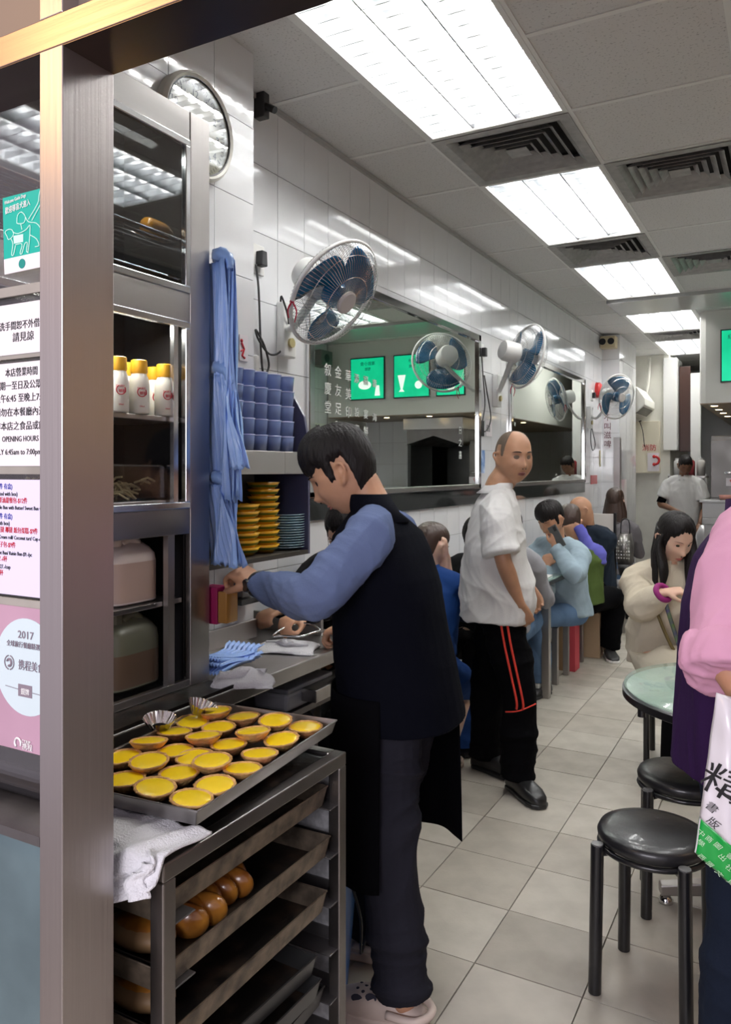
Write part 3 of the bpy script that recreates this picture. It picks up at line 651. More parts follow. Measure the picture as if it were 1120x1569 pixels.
fan('third wall fan, small and facing the camera by the column', onx(945, 608, -1.58), (0.80,-0.56,-0.20), 0.225, 8.25, 2.06, R(200), 1.3,
    [wp(908,625),wp(906,650),wp(912,680),wp(908,690),wp(905,670),wp(908,640)])
def socket(px, py, lab, off=0.009, x=WX):
    p = onx(px, py, x+off); t = thing('wall_socket', lab, 'socket', p, group='wall sockets above the mirrors')
    B(p+V((0,-0.043,-0.06)), p+V((0.012,0.043,0.06))).build('plate', white_plastic, t, bevel=0.004); MB().prism([(-0.02,-0.03),(0.02,-0.03),(0.016,0.03),(-0.016,0.03)],'x',p.x+0.012,p.x+0.045, Matrix.Translation((0,p.y,p.z))).build('plug', black_plastic, t, bevel=0.004)
socket(392, 398, 'wall socket with black plug left of the nearest fan'); socket(736, 540, 'wall socket with black plug left of the second fan')
socket(906, 606, 'wall socket beside the red alarm bell, left of the third fan')
sw = thing('switch_box', 'slim white switch box under the nearest fan socket', 'switch', wp(388,560)); B(wp(386,600,0.009), wp(398,545,0.03)).build('box', white_plastic, sw, bevel=0.004)
t = thing('alarm_bell', 'round red fire alarm bell by the third fan', 'alarm', onx(912,598,WX)); p = onx(914, 598, WX+0.01)
MB().lathe([(0.085,0),(0.085,0.035),(0.06,0.06),(0.02,0.068)],p,24,Matrix.Rotation(R(90),3,'Y')).build('bell', mat('alarm_red',(0.55,0.02,0.02),0.3,coat=0.3), t, auto=True)
t = thing('emergency_light', 'twin-headed emergency light box at the top of the column', 'emergency light', (-1.8,8.9,2.9)); B((-1.885,8.80,2.84),(-1.72,8.94,2.97)).build('box', mat('beige_box',(0.55,0.47,0.30),0.5), t, bevel=0.008)
for x in (-1.85,-1.76): MB().lathe([(0.03,0),(0.036,0.03)],(x,8.80,2.905),16,Matrix.Rotation(R(90),3,'X')).build('lamp_head', black_plastic, t)
# small things on the wall beside mirrors and on the column
def wallsign(name, px0, py0, px1, py1, m, lab, cat='sign', x=WX, txt=None, tm=ink, ts=0.03, vert=False, tpx=None):
    a = onx(px0, py0, x+0.010); b = onx(px1, py1, x+0.014); t = thing(name, lab, cat, ((a.x+b.x)/2,(a.y+b.y)/2,min(a.z,b.z)))
    B((x+0.010,min(a.y,b.y),min(a.z,b.z)),(x+0.014,max(a.y,b.y),max(a.z,b.z))).build('board', m, t)
    if txt:
        if vert:
            n = len(txt); zt = max(a.z,b.z); h = abs(a.z-b.z)/n
            for k,c in enumerate(txt): text(c, ts, (x+0.0145,(a.y+b.y)/2-ts/2,zt-h*(k+0.75)), (0,1,0), UP, tm, t)
        else: text(txt, ts, (x+0.0145,min(a.y,b.y)+0.01,(a.z+b.z)/2-ts*0.35), (0,1,0), UP, tm, t)
    return t
wallsign('blue_notice', 735, 725, 743, 690, mat('blue_print',(0.10,0.22,0.50),0.5,var=0.6,vscale=14,col2=(0.6,0.7,0.85)), 'small blue picture notice right of the first mirror')
wallsign('wifi_notice', 744, 668, 754, 645, paper, 'small white notice with black marks above the waiter', txt='IIII', ts=0.07)
wallsign('socket_panel', 736, 668, 742, 645, black_plastic, 'small black socket panel right of the first mirror')
wallsign('notice_strip', 896, 740, 903, 715, paper, 'narrow white notice with tiny lines right of the second mirror', txt='≡', ts=0.07)
wallsign('call_point', 905, 742, 915, 728, mat('alarm_red',(0,0,0)), 'small square red call point left of the column', 'call point')
wallsign('yellow_note', 918.5, 715, 920.5, 690, mat('pale_yellow_note',(0.70,0.62,0.38),0.6), 'faded yellow paper in the corner by the column')
wallsign('slip_warning', 366, 552, 380, 515, paper, 'small white caution sign with a red falling figure', x=PIER_X)
def fig(pts, r): return MB().tube([onx(a,b,PIER_X+0.015) for a,b in pts], r, 5)
o = fig([(370,525),(374,535),(371,545),(375,549)],0.004); o.tube([onx(374,535,PIER_X+0.015),onx(369,538,PIER_X+0.015)],0.003,5); o.ball(onx(370,522,PIER_X+0.015),0.006,8,6)
o.build('falling_figure', ink_red, bpy.data.objects['slip_warning'])
t = thing('banner_strip', 'vertical white strip with four red-black characters on the column', 'sign', ony(931,640,8.94)); a = ony(925,632,8.943); b = ony(936,688,8.940); B((a.x,8.938,b.z),(b.x,8.944,a.z)).build('board', paper, t)
for k, c in enumerate('不叫滋啤'): text(c, 0.085, (a.x+0.0,8.937,a.z-0.09-0.098*k), RT, UP, mat('maroon_ink',(0.10,0.01,0.02),0.6), t)
t = thing('pink_notice', 'tall pink and white paper hung low on the column side', 'sign', onx(955,770,-1.70)); a = onx(951,735,-1.70); b = onx(960,795,-1.696); B((-1.70,a.y,b.z),(-1.695,b.y,a.z)).build('sheet', mat('pink_paper',(0.62,0.30,0.38),0.5,var=0.4,vscale=5,col2=(0.8,0.75,0.75)), t)
t = thing('clock', 'round white wall clock above the cabinet, glass reflecting the lights', 'clock', onx(294,198,PIER_X)); c = onx(294,198,PIER_X+0.01); MR = Matrix.Rotation(R(90),3,'Y')
MB().lathe([(0.150,0.0),(0.168,0.0),(0.170,0.03),(0.160,0.042),(0.150,0.035),(0.150,0.0)],c,56,MR,cap=False).build('rim', mat('ivory_rim',(0.80,0.79,0.72),0.35), t, auto=True)
MB().lathe([(0.152,0.008),(0.152,0.012)],c,48,MR).build('dial', mat('dial_paper',(0.62,0.62,0.50),0.4), t)
MB().ring(c+V((0.034,0,0)),(1,0,0),0.150,0.0035,56,5).build('inner_rim', black_plastic, t, smooth=True)
MB().lathe([(0.150,0.030),(0.150,0.032)],c,48,MR).build('glass', glassmat('clock_glass', refl=0.16), t)
for h in range(1, 13):
    a = R(90-30*h); text(str(h), 0.034, c+V((0.0135, cos(a)*0.112, sin(a)*0.112-0.012)), (0,1,0), UP, ink, t, align='CENTER', name='numeral')
mk = MB()
for k in range(60):
    a = 2*pi*k/60; r1 = 0.144; r0 = 0.134 if k%5 else 0.129; mk.tube([c+V((0.0135,cos(a)*r0,sin(a)*r0)),c+V((0.0135,cos(a)*r1,sin(a)*r1))],0.0010 if k%5 else 0.0018,4)
mk.build('minute_marks', ink, t)
for nm, a, l, r in (('hour_hand', R(-10), 0.075, 0.004), ('minute_hand', R(-50), 0.11, 0.003)): MB().tube([c+V((0.02,-cos(a)*0.015,-sin(a)*0.015)), c+V((0.02,cos(a)*l,sin(a)*l))], r, 6).build(nm, ink, t)
t = thing('wall_camera', 'small dark fitting near the ceiling where the wall steps back', 'fitting', onx(391,170,WX)); p = onx(393,165,WX+0.009); B(p+V((0,-0.02,-0.05)),p+V((0.05,0.02,0.05))).build('bracket', black_metal, t, bevel=0.004); MB().cyl(p+V((0.04,0,0)),p+V((0.09,0.0,-0.03)),0.014).build('head', black_metal, t)

# far end: air conditioner, cupboards, phone sign, pipes
t = thing('air_conditioner', 'white split air conditioner low on the far left wall', 'air conditioner', (-1.75,10.2,2.27))
MB().prism([(-1.889,2.20),(-1.70,2.20),(-1.60,2.29),(-1.60,2.37),(-1.70,2.52),(-1.889,2.52)],'y',9.98,10.75).build('casing', cream_paint, t, bevel=0.01)
MB().prism([(-1.86,2.194),(-1.70,2.194),(-1.62,2.27),(-1.64,2.28),(-1.72,2.205),(-1.86,2.205)],'y',10.0,10.73).build('air_slot', black_plastic, t)
for k in range(3): B((-1.84+0.05*k,10.0,2.186),(-1.80+0.05*k,10.73,2.192)).build('louvre', cream_paint, t)
MB().tube([ony(995,548,10.7),ony(993,585,10.7),ony(988,610,10.7)],0.022,8,sub=4).build('pipe', cream_paint, t, smooth=True); MB().tube([ony(980,645,10.7),ony(985,660,10.7),ony(988,685,10.7)],0.022,8,sub=4).build('drain_hose', black_plastic, t, smooth=True)
t = thing('wall_cupboard', 'tall white cupboard hung on the far wall with its brown door open', 'cupboard', (-1.2,10.9,1.75))
a = ony(1016,549,10.75); b = ony(1037,690,10.75); B((a.x,10.75,b.z),(b.x,11.3,a.z)).build('body', white_paint, t, bevel=0.006)
c = ony(1041,562,10.9); d = ony(1058,692,10.9); B((c.x,10.9,d.z),(d.x,10.93,c.z)).build('door', mat('dark_brown_door',(0.045,0.018,0.012),0.35), t, bevel=0.004); B((d.x,10.9,1.0),(d.x+0.12,10.98,2.75)).build('side_post', white_paint, t)
t = thing('hose_reel_box', 'cream fire box with a red telephone sign on the end wall', 'fire box', ony(995,670,10.7)); a = ony(972,646,10.7); b = ony(1012,725,10.79)
B((a.x,10.68,ony(0,723,10.7).z if False else b.z),(b.x,10.795,a.z)).build('box', mat('cream_box',(0.75,0.70,0.55),0.5), t, bevel=0.006)
a = ony(992,694,10.67); b = ony(1010,722,10.67); B((a.x,10.672,b.z),(b.x,10.68,a.z)).build('phone_sign', paper, t)
cx, cz = (a.x+b.x)/2, (a.z+b.z)/2+0.02; MB().ring((cx+0.02,10.668,cz),(0,1,0),0.05,0.015,20,6,R(100),R(260)).ball((cx+0.01,10.668,cz+0.05),0.022).ball((cx+0.01,10.668,cz-0.05),0.022).build('phone_mark', mat('alarm_red',(0,0,0)), t, smooth=True)
text('消防', 0.09, (ony(986,700,10.67).x-0.02,10.675,ony(986,690,10.67).z), RT, UP, ink_red, t)
t = thing('far_shelf_rack', 'black and steel shelf rack with boxes beside the far cook', 'rack', (-1.1,10.6,0))
for z in (0.35,0.78,1.06,1.40): B((-1.40,10.45,z),(-0.95,10.74,z+0.025)).build('shelf', steel_h, t)
for x in (-1.40,-0.97): MB().box((x,10.45,0),(x+0.02,10.47,1.45)).build('post', white_paint, t)
B((-1.38,10.47,0.92),(-0.97,10.72,1.055)).build('black_drawer', black_metal, t)
for n,z in enumerate((0.38,0.58)):
    tag(B((-1.36,10.48,z+0.026),(-0.99,10.7,z+0.19)).build('cardboard_box', mat('dim_cardboard',(0.30,0.22,0.12),0.8), bevel=0.004), ['lower brown box on the far shelf rack','upper brown box on the far shelf rack'][n], 'box', 'boxes on the far rack')
for n,(x,c) in enumerate(((-1.30,(0.6,0.6,0.58)),(-1.15,(0.35,0.05,0.06)),(-1.03,(0.55,0.53,0.5)))):
    t = thing('canister', ['grey canister on the far rack top shelf','dark red canister on the far rack, middle of three','pale canister beside the far cook on the rack'][n], 'canister', (x,10.6,1.425), group='canisters on the far rack'); MB().lathe([(0.05,0),(0.05,0.18),(0.03,0.2)],(x,10.6,1.426),16).build('body', mat('can_%d'%n,c,0.4), t, True); MB().lathe([(0.032,0.2),(0.032,0.22)],(x,10.6,1.426),16).build('lid', white_plastic, t)
# ---------------------------------------------------------------- steel cabinet with bottles and jugs
CX = -1.46
def cz(py, y): return EYE+(HY-py)/FPX*(-CX*SN+y*CS)
t = thing('steel_cabinet', 'tall stainless display cabinet with glass door and open shelves', 'cabinet', (CX-0.13, 1.35, 0.9))
yA, yB, yC = 0.96, 1.66, 1.74; ZB, ZT = 0.905, 2.487
dark_in = mat('dark_interior', (0.02,0.02,0.022), 0.3, 0.3)
B((CX-0.02,yB,ZB),(CX,yC,ZT)).build('stile', steel, t, bevel=0.002); B((-1.705,yC-0.012,ZB),(CX-0.02,yC,ZT)).build('side_panel', steel, t); B((-1.712,yA,ZB),(-1.705,yC,ZT)).build('back_panel', dark_in, t)
B((-1.705,yA,ZB),(CX-0.02,yA+0.01,ZT)).build('side_panel', steel, t)
B((-1.705,yA+0.01,ZT-0.01),(CX-0.02,yC-0.012,ZT)).build('top_panel', steel_h, t)
B((-1.705,yB-0.006,ZB),(CX-0.02,yB-0.002,ZT-0.01)).build('divider', dark_in, t)
d1 = (1.985, 2.405); d2 = (1.395, 1.905); d3 = (0.925, 1.325)
for z0, z1 in ((d1[1],ZT),(d2[1],d1[0]),(d3[1],d2[0]),(ZB,d3[0])): B((CX-0.02,yA,z0),(CX-0.001,yB-0.002,z1)).build('rail', steel_h, t, bevel=0.002)
for z0, z1 in (d1, d2):
    f = MB(); w = 0.018
    f.box((CX-0.014,yA,z0),(CX+0.004,yB-0.004,z0+w)).box((CX-0.014,yA,z1-w),(CX+0.004,yB-0.004,z1)).box((CX-0.014,yB-0.004-w,z0+w),(CX+0.004,yB-0.004,z1-w)).build('door_frame', alu, t, bevel=0.002)
B((CX-0.008,yA,d1[0]+0.018),(CX-0.004,yB-0.022,d1[1]-0.018)).build('door_glass', glassmat('door_glass', tint=(0.75,0.78,0.8), refl=0.16), t)
B((CX-0.008,yA,d2[0]+0.018),(CX-0.004,1.60,d2[1]-0.018)).build('door_glass', glassmat('clear_glass', refl=0.02), t); B((CX-0.014,1.595,d2[0]+0.018),(CX-0.001,1.612,d2[1]-0.018)).build('sliding_edge', alu, t)
B((CX-0.02,1.575,d3[0]),(CX-0.003,1.60,d3[1])).build('sliding_edge', steel, t)
for z in (1.630, 1.135, 1.405): B((-1.703,yA+0.01,z),(CX-0.022,yB-0.01,z+0.014)).build('shelf', steel_h, t, bevel=0.002)
for zr in (2.13, 2.02):
    for k in range(9): MB().cyl((-1.70+0.027*k,yA+0.02,zr),(-1.70+0.027*k,yB-0.01,zr),0.0022,n=6).build('wire', chrome, t)
    MB().cyl((CX-0.022,yA+0.02,zr+0.002),(CX-0.022,yB-0.01,zr+0.002),0.0045,n=8).build('shelf_bar', chrome, t)
fl = bpy.data.lights.new('cabinet_fill','AREA'); fl.shape='RECTANGLE'; fl.size=0.03; fl.size_y=0.45; fl.energy=1.6; fl.color=(1,0.97,0.88)  # unseen fill strip inside the cabinet, lights the milk bottles
fl2 = fl.copy(); fl2.energy = 1.0; fo2 = bpy.data.objects.new('cabinet_fill', fl2); COL.objects.link(fo2); fo2.location = (CX-0.05,1.36,d1[1]-0.03); fo2.rotation_euler = (0,R(-12),0)  # second unseen fill, added to brighten the upper compartment
flo = bpy.data.objects.new('cabinet_fill', fl); COL.objects.link(flo); flo.location=(CX-0.05,1.36,d2[1]-0.02); flo.rotation_euler=(0,R(-12),0)
milk = mat('milk_white', (0.84,0.83,0.76), 0.3, sss=0.1, coat=0.3); cap_y = mat('yellow_cap', (0.85,0.45,0.03), 0.35)
def milk_bottle(y, x, lab):
    t = thing('milk_bottle', lab, 'bottle', (x,y,1.645), group='milk bottles with yellow caps')
    MB().lathe([(0.024,0),(0.0265,0.004),(0.0265,0.075),(0.024,0.092),(0.019,0.104),(0.018,0.108)],(x,y,1.645),24).build('bottle_body', milk, t, smooth=True)
    MB().lathe([(0.0195,0.104),(0.0215,0.108),(0.0205,0.138),(0.018,0.140)],(x,y,1.645),24,wob=lambda a,j:0.02*cos(a*16)).build('cap', cap_y, t, auto=True)
    d = V((1,-0.55,0)).normalized(); r_ = V((-d.y,d.x,0)); c = V((x,y,1.645+0.055))+d*0.0262
    MB().ring(c, d, 0.0115, 0.0012, 20, 5, R(120), R(395)).build('logo_ring', ink_red, t)
    text('DAIRY', 0.0075, c-r_*0.0125+V((0,0,0.007))+d*0.001, r_, UP, ink_red, t); text('鮮奶', 0.0095, c-r_*0.006+V((0,0,-0.006))+d*0.001, r_, UP, ink_red, t); text('236ml', 0.005, c-r_*0.006+V((0,0,-0.038))+d*0.001, r_, UP, ink_red, t)
for px, x, lab in ((252,-1.495,'milk bottle at the right end of the cabinet shelf'),(213,-1.495,'front milk bottle in the middle of the cabinet shelf'),(181,-1.495,'milk bottle half hidden by the steel post'),
                   (197,-1.56,'milk bottle behind the leftmost pair'),(236,-1.565,'milk bottle in the back row between the front two')):
    p = onx(px, 640, x); milk_bottle(p.y, x, lab)
t = thing('juice_bottle', 'small bottle of orange drink lying on the upper wire shelf', 'bottle', (-1.54,1.45,2.155)); c = onx(222,335,-1.53); c = V((-1.53, c.y, 2.158))
MB().lathe([(0.02,0),(0.024,0.01),(0.024,0.06),(0.021,0.075),(0.012,0.095),(0.012,0.10)],c,20,Matrix.Rotation(R(-90),3,'X')).build('bottle_body', mat('orange_drink',(0.75,0.32,0.01),0.1,coat=0.6), t, smooth=True)
MB().lathe([(0.014,0.10),(0.014,0.122)],c,18,Matrix.Rotation(R(-90),3,'X')).build('cap', mat('orange_cap',(0.85,0.42,0.01),0.35), t, auto=True)
t = thing('sandwich_tray', 'orange-red packed goods on the upper wire shelf', 'food pack', (-1.55,1.25,2.15)); B((-1.69,1.05,2.138),(-1.49,1.40,2.152)).build('pack', mat('orange_pack',(0.45,0.15,0.04),0.4,var=0.6,vscale=20,col2=(0.1,0.03,0.02)), t, bevel=0.004)
t = thing('food_container', 'clear tub of pale shredded food low in the cabinet', 'container', (-1.55,1.4,1.42)); a = onx(179,0,-1.5).y; b = onx(264,0,-1.5).y
B((-1.68,1.15,1.42),(-1.485,b-0.004,1.515)).build('tub', glassmat('tub_plastic', tint=(0.75,0.78,0.76), refl=0.1, rough=0.15), t, bevel=0.006)
fd = MB()
for k in range(90):
    c = V((random.uniform(-1.66,-1.51), random.uniform(1.18,b-0.03), 1.43+random.random()**2*0.05)); d = V((random.gauss(0,1),random.gauss(0,1),random.gauss(0,0.35))).normalized()*0.025
    fd.tube([c-d,c+V((0,0,0.008)),c+d],0.003,5)
fd.build('shredded_food', mat('pale_food',(0.72,0.62,0.38),0.6), t, kind='stuff')
def jug(label, px0, px1, zb, zt, m, tin, cut=0.0):
    a = onx(px0,0,-1.50).y; b = onx(px1,0,-1.50).y; cy = (a+b)/2; hw = (b-a)/2; cx = -1.59; t = thing('plastic_jug', label, 'jug', (cx,cy,zb), group='plastic jugs in the cabinet'); H = zt-zb; d = 0.09
    rings = []
    for f, s in ((0,0.93),(0.03,1.0),(0.68,1.0),(0.8,0.97),(0.9,0.84),(1.0,0.62)): rings.append(((cx,cy,zb+H*f),(d*s,0,0),(0,hw*s,0)))
    MB().loft(rings, 32, power=5).build('jug_body', m, t, auto=True)
    rings = [((cx,cy,zb+0.004+H*f),(d*1.004*s,0,0),(0,hw*1.004*s,0)) for f, s in ((0,0.93),(0.03,1.0),(cut,1.0))]
    MB().loft(rings, 32, power=5).build('liquid', tin, t, auto=True)
    MB().tube([(cx+0.05,cy-hw*0.3,zb+H*0.97),(cx+0.05,cy,zb+H*1.05),(cx+0.05,cy+hw*0.4,zb+H*0.97)],0.012,8,sub=4).build('handle', m, t, smooth=True)
    MB().lathe([(0.025,0),(0.025,0.03)],(cx+0.04,cy-hw*0.55,zb+H*0.95),18).build('cap', m, t)
jug('square white plastic jug of pale brown liquid on the upper of two shelves', 176, 248, 1.15, 1.31, mat('milky_plastic',(0.62,0.54,0.50),0.35), mat('pale_tea',(0.47,0.35,0.30),0.35), 0.66)
jug('rounded grey-green plastic jug on the cabinet floor', 176, 252, 0.93, 1.11, mat('grey_green_plastic',(0.14,0.145,0.10),0.35), mat('brown_tea',(0.13,0.085,0.055),0.35), 0.5)

# ---------------------------------------------------------------- counter by the wall
t = thing('steel_counter', 'stainless counter with raised back, beside the man in the vest', 'counter', (-1.6,1.8,0))
B((-1.715,0.96,0.875),(-1.36,1.745,0.90)).build('countertop', steel_h, t, bevel=0.003)
B((WX+0.012,1.746 if False else 2.30,0.875),(-1.36,2.42,0.90)).build('countertop', steel_h, t); B((-1.71,1.745,0.875),(-1.36,2.30,0.90)).build('countertop', steel_h, t)
B((-1.36,0.96,0.862),(-1.335,2.50,0.906)).build('front_edge', steel, t, bevel=0.004); B((-1.60,2.42,0.875),(-1.36,2.50,0.90)).build('countertop', steel_h, t)
B((-1.71,1.745,0.90),(-1.695,2.28,0.965)).build('back_splash', steel, t, bevel=0.002); B((WX+0.012,2.405,0.90),(-1.50,2.42,0.965)).build('end_splash', steel, t, bevel=0.002)
for z in (0.30,0.72): B((-1.71,0.96,z),(-1.38,2.40,z+0.02)).build('under_shelf', steel_dark, t)
B((-1.712,0.96,0.0),(-1.705,2.28,0.87)).build('back_sheet', black_metal, t)
for y in (0.98,2.36): B((-1.40,y,0),(-1.36,y+0.04,0.87)).build('leg', steel, t)
B((-1.40,0.96,0.0),(-1.38,1.55,0.86)).build('front_sheet', black_metal, t)
B((-1.42,2.10,0.76),(-1.33,2.44,0.80)).build('pull_shelf', steel_h, t, bevel=0.002)
t = thing('black_floor_tray', 'black baking tray under the foil cups, left of the egg tarts', 'tray', (-1.38,1.4,0.9)); MB().box((-1.455,1.0,0.901),(-1.34,1.73,0.905)).build('tray_base', tray_black, t); MB().box((-1.345,1.0,0.905),(-1.340,1.73,0.915)).build('tray_rim', tray_black, t)
t = thing('lunch_box', 'grey lidded plastic box on the shelf under the counter', 'box', (-1.5,2.2,0.72)); a = (-1.52,2.02,0.742); B(a,(-1.385,2.28,0.80)).build('box_body', mat('grey_plastic_box',(0.36,0.36,0.38),0.35), t, bevel=0.012); B((-1.525,2.015,0.80),(-1.38,2.285,0.815)).build('lid', mat('grey_plastic_lid',(0.22,0.22,0.24),0.3), t, bevel=0.005)
def foil(px, py, z, lab, tilt):
    p = onz(px, py, z); o = MB().lathe([(0.020,0.002),(0.022,0),(0.036,0.024),(0.037,0.025),(0.023,0.003)],(0,0,0),72,wob=lambda a,j:(0.045*cos(a*24) if 1<j<4 else 0.0),cap=False).build('foil_cup', mat('foil',(0.72,0.70,0.66),0.22,1.0), None)
    o.location = (p.x, p.y, z+0.004); o.rotation_euler = tilt; tag(o, lab, 'foil cup', 'empty foil cups beside the tarts')
foil(244,1118,0.905,'empty foil cup left of the tarts, nearer of two',(R(6),R(8),0)); foil(306,1096,0.910,'empty foil cup behind the topmost tart',(R(10),R(18),1))
# cup and plate shelf on the tiled wall
t = thing('wall_shelf_unit', 'steel wall shelf with rounded dark end panel, holding cups and plates', 'shelf', (-1.75,2.0,1.2))
B((PIER_X+0.010,1.75,1.485),(-1.58,2.29,1.565)).build('top_shelf', steel_h, t, bevel=0.002); B((WX+0.012,2.29,1.485),(-1.58,2.44,1.565)).build('top_shelf', steel_h, t, bevel=0.002)
B((PIER_X+0.010,1.75,1.19),(-1.58,2.29,1.205)).build('lower_shelf', mat('dark_shelf',(0.03,0.025,0.02),0.5), t); B((WX+0.012,2.29,1.19),(-1.58,2.44,1.205)).build('lower_shelf', MATS['dark_shelf'], t)
MB().prism([(-1.888,1.19),(-1.58,1.19),(-1.58,1.60),(-1.60,1.70),(-1.65,1.78),(-1.73,1.835),(-1.888,1.86)],'y',2.44,2.452).build('end_panel', mat('navy_panel',(0.07,0.07,0.13),0.3), t)
B((PIER_X+0.0095,1.75,1.205),(PIER_X+0.013,2.28,1.485)).build('back_panel', MATS['dark_shelf'], t); B((WX+0.012,2.30,1.205),(WX+0.018,2.44,1.485)).build('back_panel', MATS['dark_shelf'], t)
B((-1.62,1.752,1.10),(-1.58,1.80,1.19)).build('bracket', steel, t)
cup_m = mat('violet_plastic_cup', (0.36,0.48,0.86), 0.12, coat=0.5, trans=0.45, ior=1.15); cup_rim = mat('pale_cup_rim', (0.62,0.66,0.90), 0.2)
def cup():
    t = thing('plastic_cup', 'x', 'cup', group='stacked violet plastic cups')
    MB().lathe([(0.028,0),(0.0325,0.052),(0.0315,0.054),(0.027,0.004)],(0,0,0),20).build('cup_body', cup_m, t, smooth=True); MB().ring((0,0,0.0535),(0,0,1),0.0325,0.0018,24,5).build('rim', cup_rim, t, smooth=True); return t
proto = cup(); first = True; ords = ['top','second from the top','third from the top','fourth from the top','bottom']
cols = [(358,'behind the blue bags'),(376,'just right of the blue bags'),(396,'second column from the bags'),(417,'third column from the bags'),(437,'column nearest the rounded end panel')]
for px, cn in cols:
    p = onx(px, 600, -1.635)
    for k in range(5):
        lab = 'violet cup, %s, %s' % (ords[4-k], cn); loc = (p.x, p.y, 1.566+0.0545*k-0.0)
        if first: proto.location = loc; proto['label'] = lab; first = False
        else: dup(proto, lab, loc)
plate_blue = mat('blue_plate', (0.16,0.28,0.36), 0.3, coat=0.3); pl = thing('blue_plate', 'x', 'plate', group='stack of blue plates')
pm = MB().lathe([(0.045,0.002),(0.05,0),(0.074,0.009),(0.0755,0.0115),(0.05,0.004),(0.0,0.003)],(0,0,0),40,cap=False).build('plate_body', plate_blue, pl, smooth=True); MB().ring((0,0,0.0105),(0,0,1),0.075,0.0012,40,4).build('rim', mat('pale_blue_rim',(0.45,0.62,0.68),0.3), pl, smooth=True)
p = onx(437, 800, -1.67)
onum = ['bottom','second','third','fourth','fifth','sixth','seventh','eighth','ninth','tenth','eleventh','twelfth','thirteenth','top']
for k in range(14):
    lab = 'blue plate, %s%s of the plate stack' % (onum[k], '' if k in (0,13) else ' from the bottom'); loc = (p.x, p.y, 1.206+0.0092*k)
    if k == 0: pl.location = loc; pl['label'] = lab
    else: dup(pl, lab, loc)
bowl_y = mat('yellow_bowl',(0.70,0.36,0.01),0.3,coat=0.3); bowl_g = mat('green_band',(0.10,0.16,0.02),0.35)
bw = thing('yellow_bowl','x','bowl',group='stacked yellow bowls'); MB().lathe([(0.030,0.004),(0.036,0),(0.060,0.030),(0.058,0.030),(0.034,0.005)],(0,0,0),32).build('bowl_body', bowl_y, bw, smooth=True); MB().lathe([(0.049,0.012),(0.0555,0.021)],(0,0,0),32,cap=False).build('green_band', bowl_g, bw, smooth=True)
n = 0
for px, num, lab in ((403,10,'right stack'),(372,7,'left stack')):
    p = onx(px, 800, -1.665)
    for k in range(num):
        L = 'yellow bowl with green band, %s in the %s' % (['bottom','second up','third up','fourth up','fifth up','sixth up','seventh up','eighth up','ninth up','top'][k], lab); loc = (p.x, p.y, 1.206+0.0245*k)
        if n == 0: bw.location = loc; bw['label'] = L
        else: dup(bw, L, loc)
        n += 1
tag(B((-1.50,1.748,1.06),(-1.44,1.80,1.165)).build('magenta_carton', mat('magenta_card',(0.35,0.01,0.10),0.5), bevel=0.002), 'magenta carton below the hanging bags', 'carton')
tag(B((-1.438,1.748,1.065),(-1.405,1.80,1.155)).build('amber_tub', mat('amber_plastic',(0.42,0.20,0.04),0.25,coat=0.4), bevel=0.004), 'amber see-through tub beside the magenta carton', 'tub')
t = thing('spray_bottle', 'small black and steel fitting under the shelf by the hand', 'fitting', (-1.7,2.2,1.05)); B((-1.70,2.15,1.06),(-1.66,2.20,1.13)).build('body', steel_dark, t, bevel=0.004); B((-1.705,2.12,1.04),(-1.64,2.24,1.058)).build('holder', black_metal, t)
# customer's table beyond the counter
t = thing('customer_table', 'black-topped wall table beyond the steel counter, with plate and cup', 'table', (-1.7,2.8,0))
B((WX+0.012,2.52,0.89),(-1.42,2.80,0.925)).build('tabletop', black_metal, t, bevel=0.004); MB().cyl((-1.66,2.60,0),(-1.66,2.60,0.89),0.03).build('leg', steel, t)
t = thing('teacup', 'white cup of milk tea on the table beyond the counter', 'cup', (-1.56,2.62,0.926)); p = onz(452,946,0.95); p.z = 0.926
MB().lathe([(0.025,0),(0.036,0.02),(0.042,0.052),(0.039,0.052),(0.030,0.01)],p,28).build('cup_body', mat('white_china',(0.78,0.77,0.74),0.15,coat=0.3), t, smooth=True); MB().lathe([(0.038,0.042),(0.038,0.044)],p,24).build('milk_tea', mat('milk_tea',(0.42,0.24,0.13),0.2), t)
MB().tube([p+V((-0.036,-0.018,0.042)),p+V((-0.062,-0.026,0.035)),p+V((-0.034,-0.014,0.012))],0.005,7,sub=4).build('handle', MATS['white_china'], t, smooth=True)
t = thing('food_plate', 'round white plate of dark food beside the teacup', 'plate', (-1.6,2.75,0.926)); p = onz(484,944,0.94); p.z = 0.926
MB().lathe([(0.05,0.002),(0.055,0),(0.095,0.016),(0.094,0.019),(0.055,0.006),(0,0.005)],p,36,cap=False).build('plate_body', MATS['white_china'], t, smooth=True)
fd = MB()
for k in range(14): fd.ball(p+V((random.uniform(-0.05,0.02),random.uniform(-0.03,0.05),0.018+random.random()*0.014)),(0.018,0.014,0.009),8,6)
fd.build('dark_food', mat('dark_stew',(0.07,0.02,0.01),0.25,coat=0.5), t, smooth=True, kind='stuff')

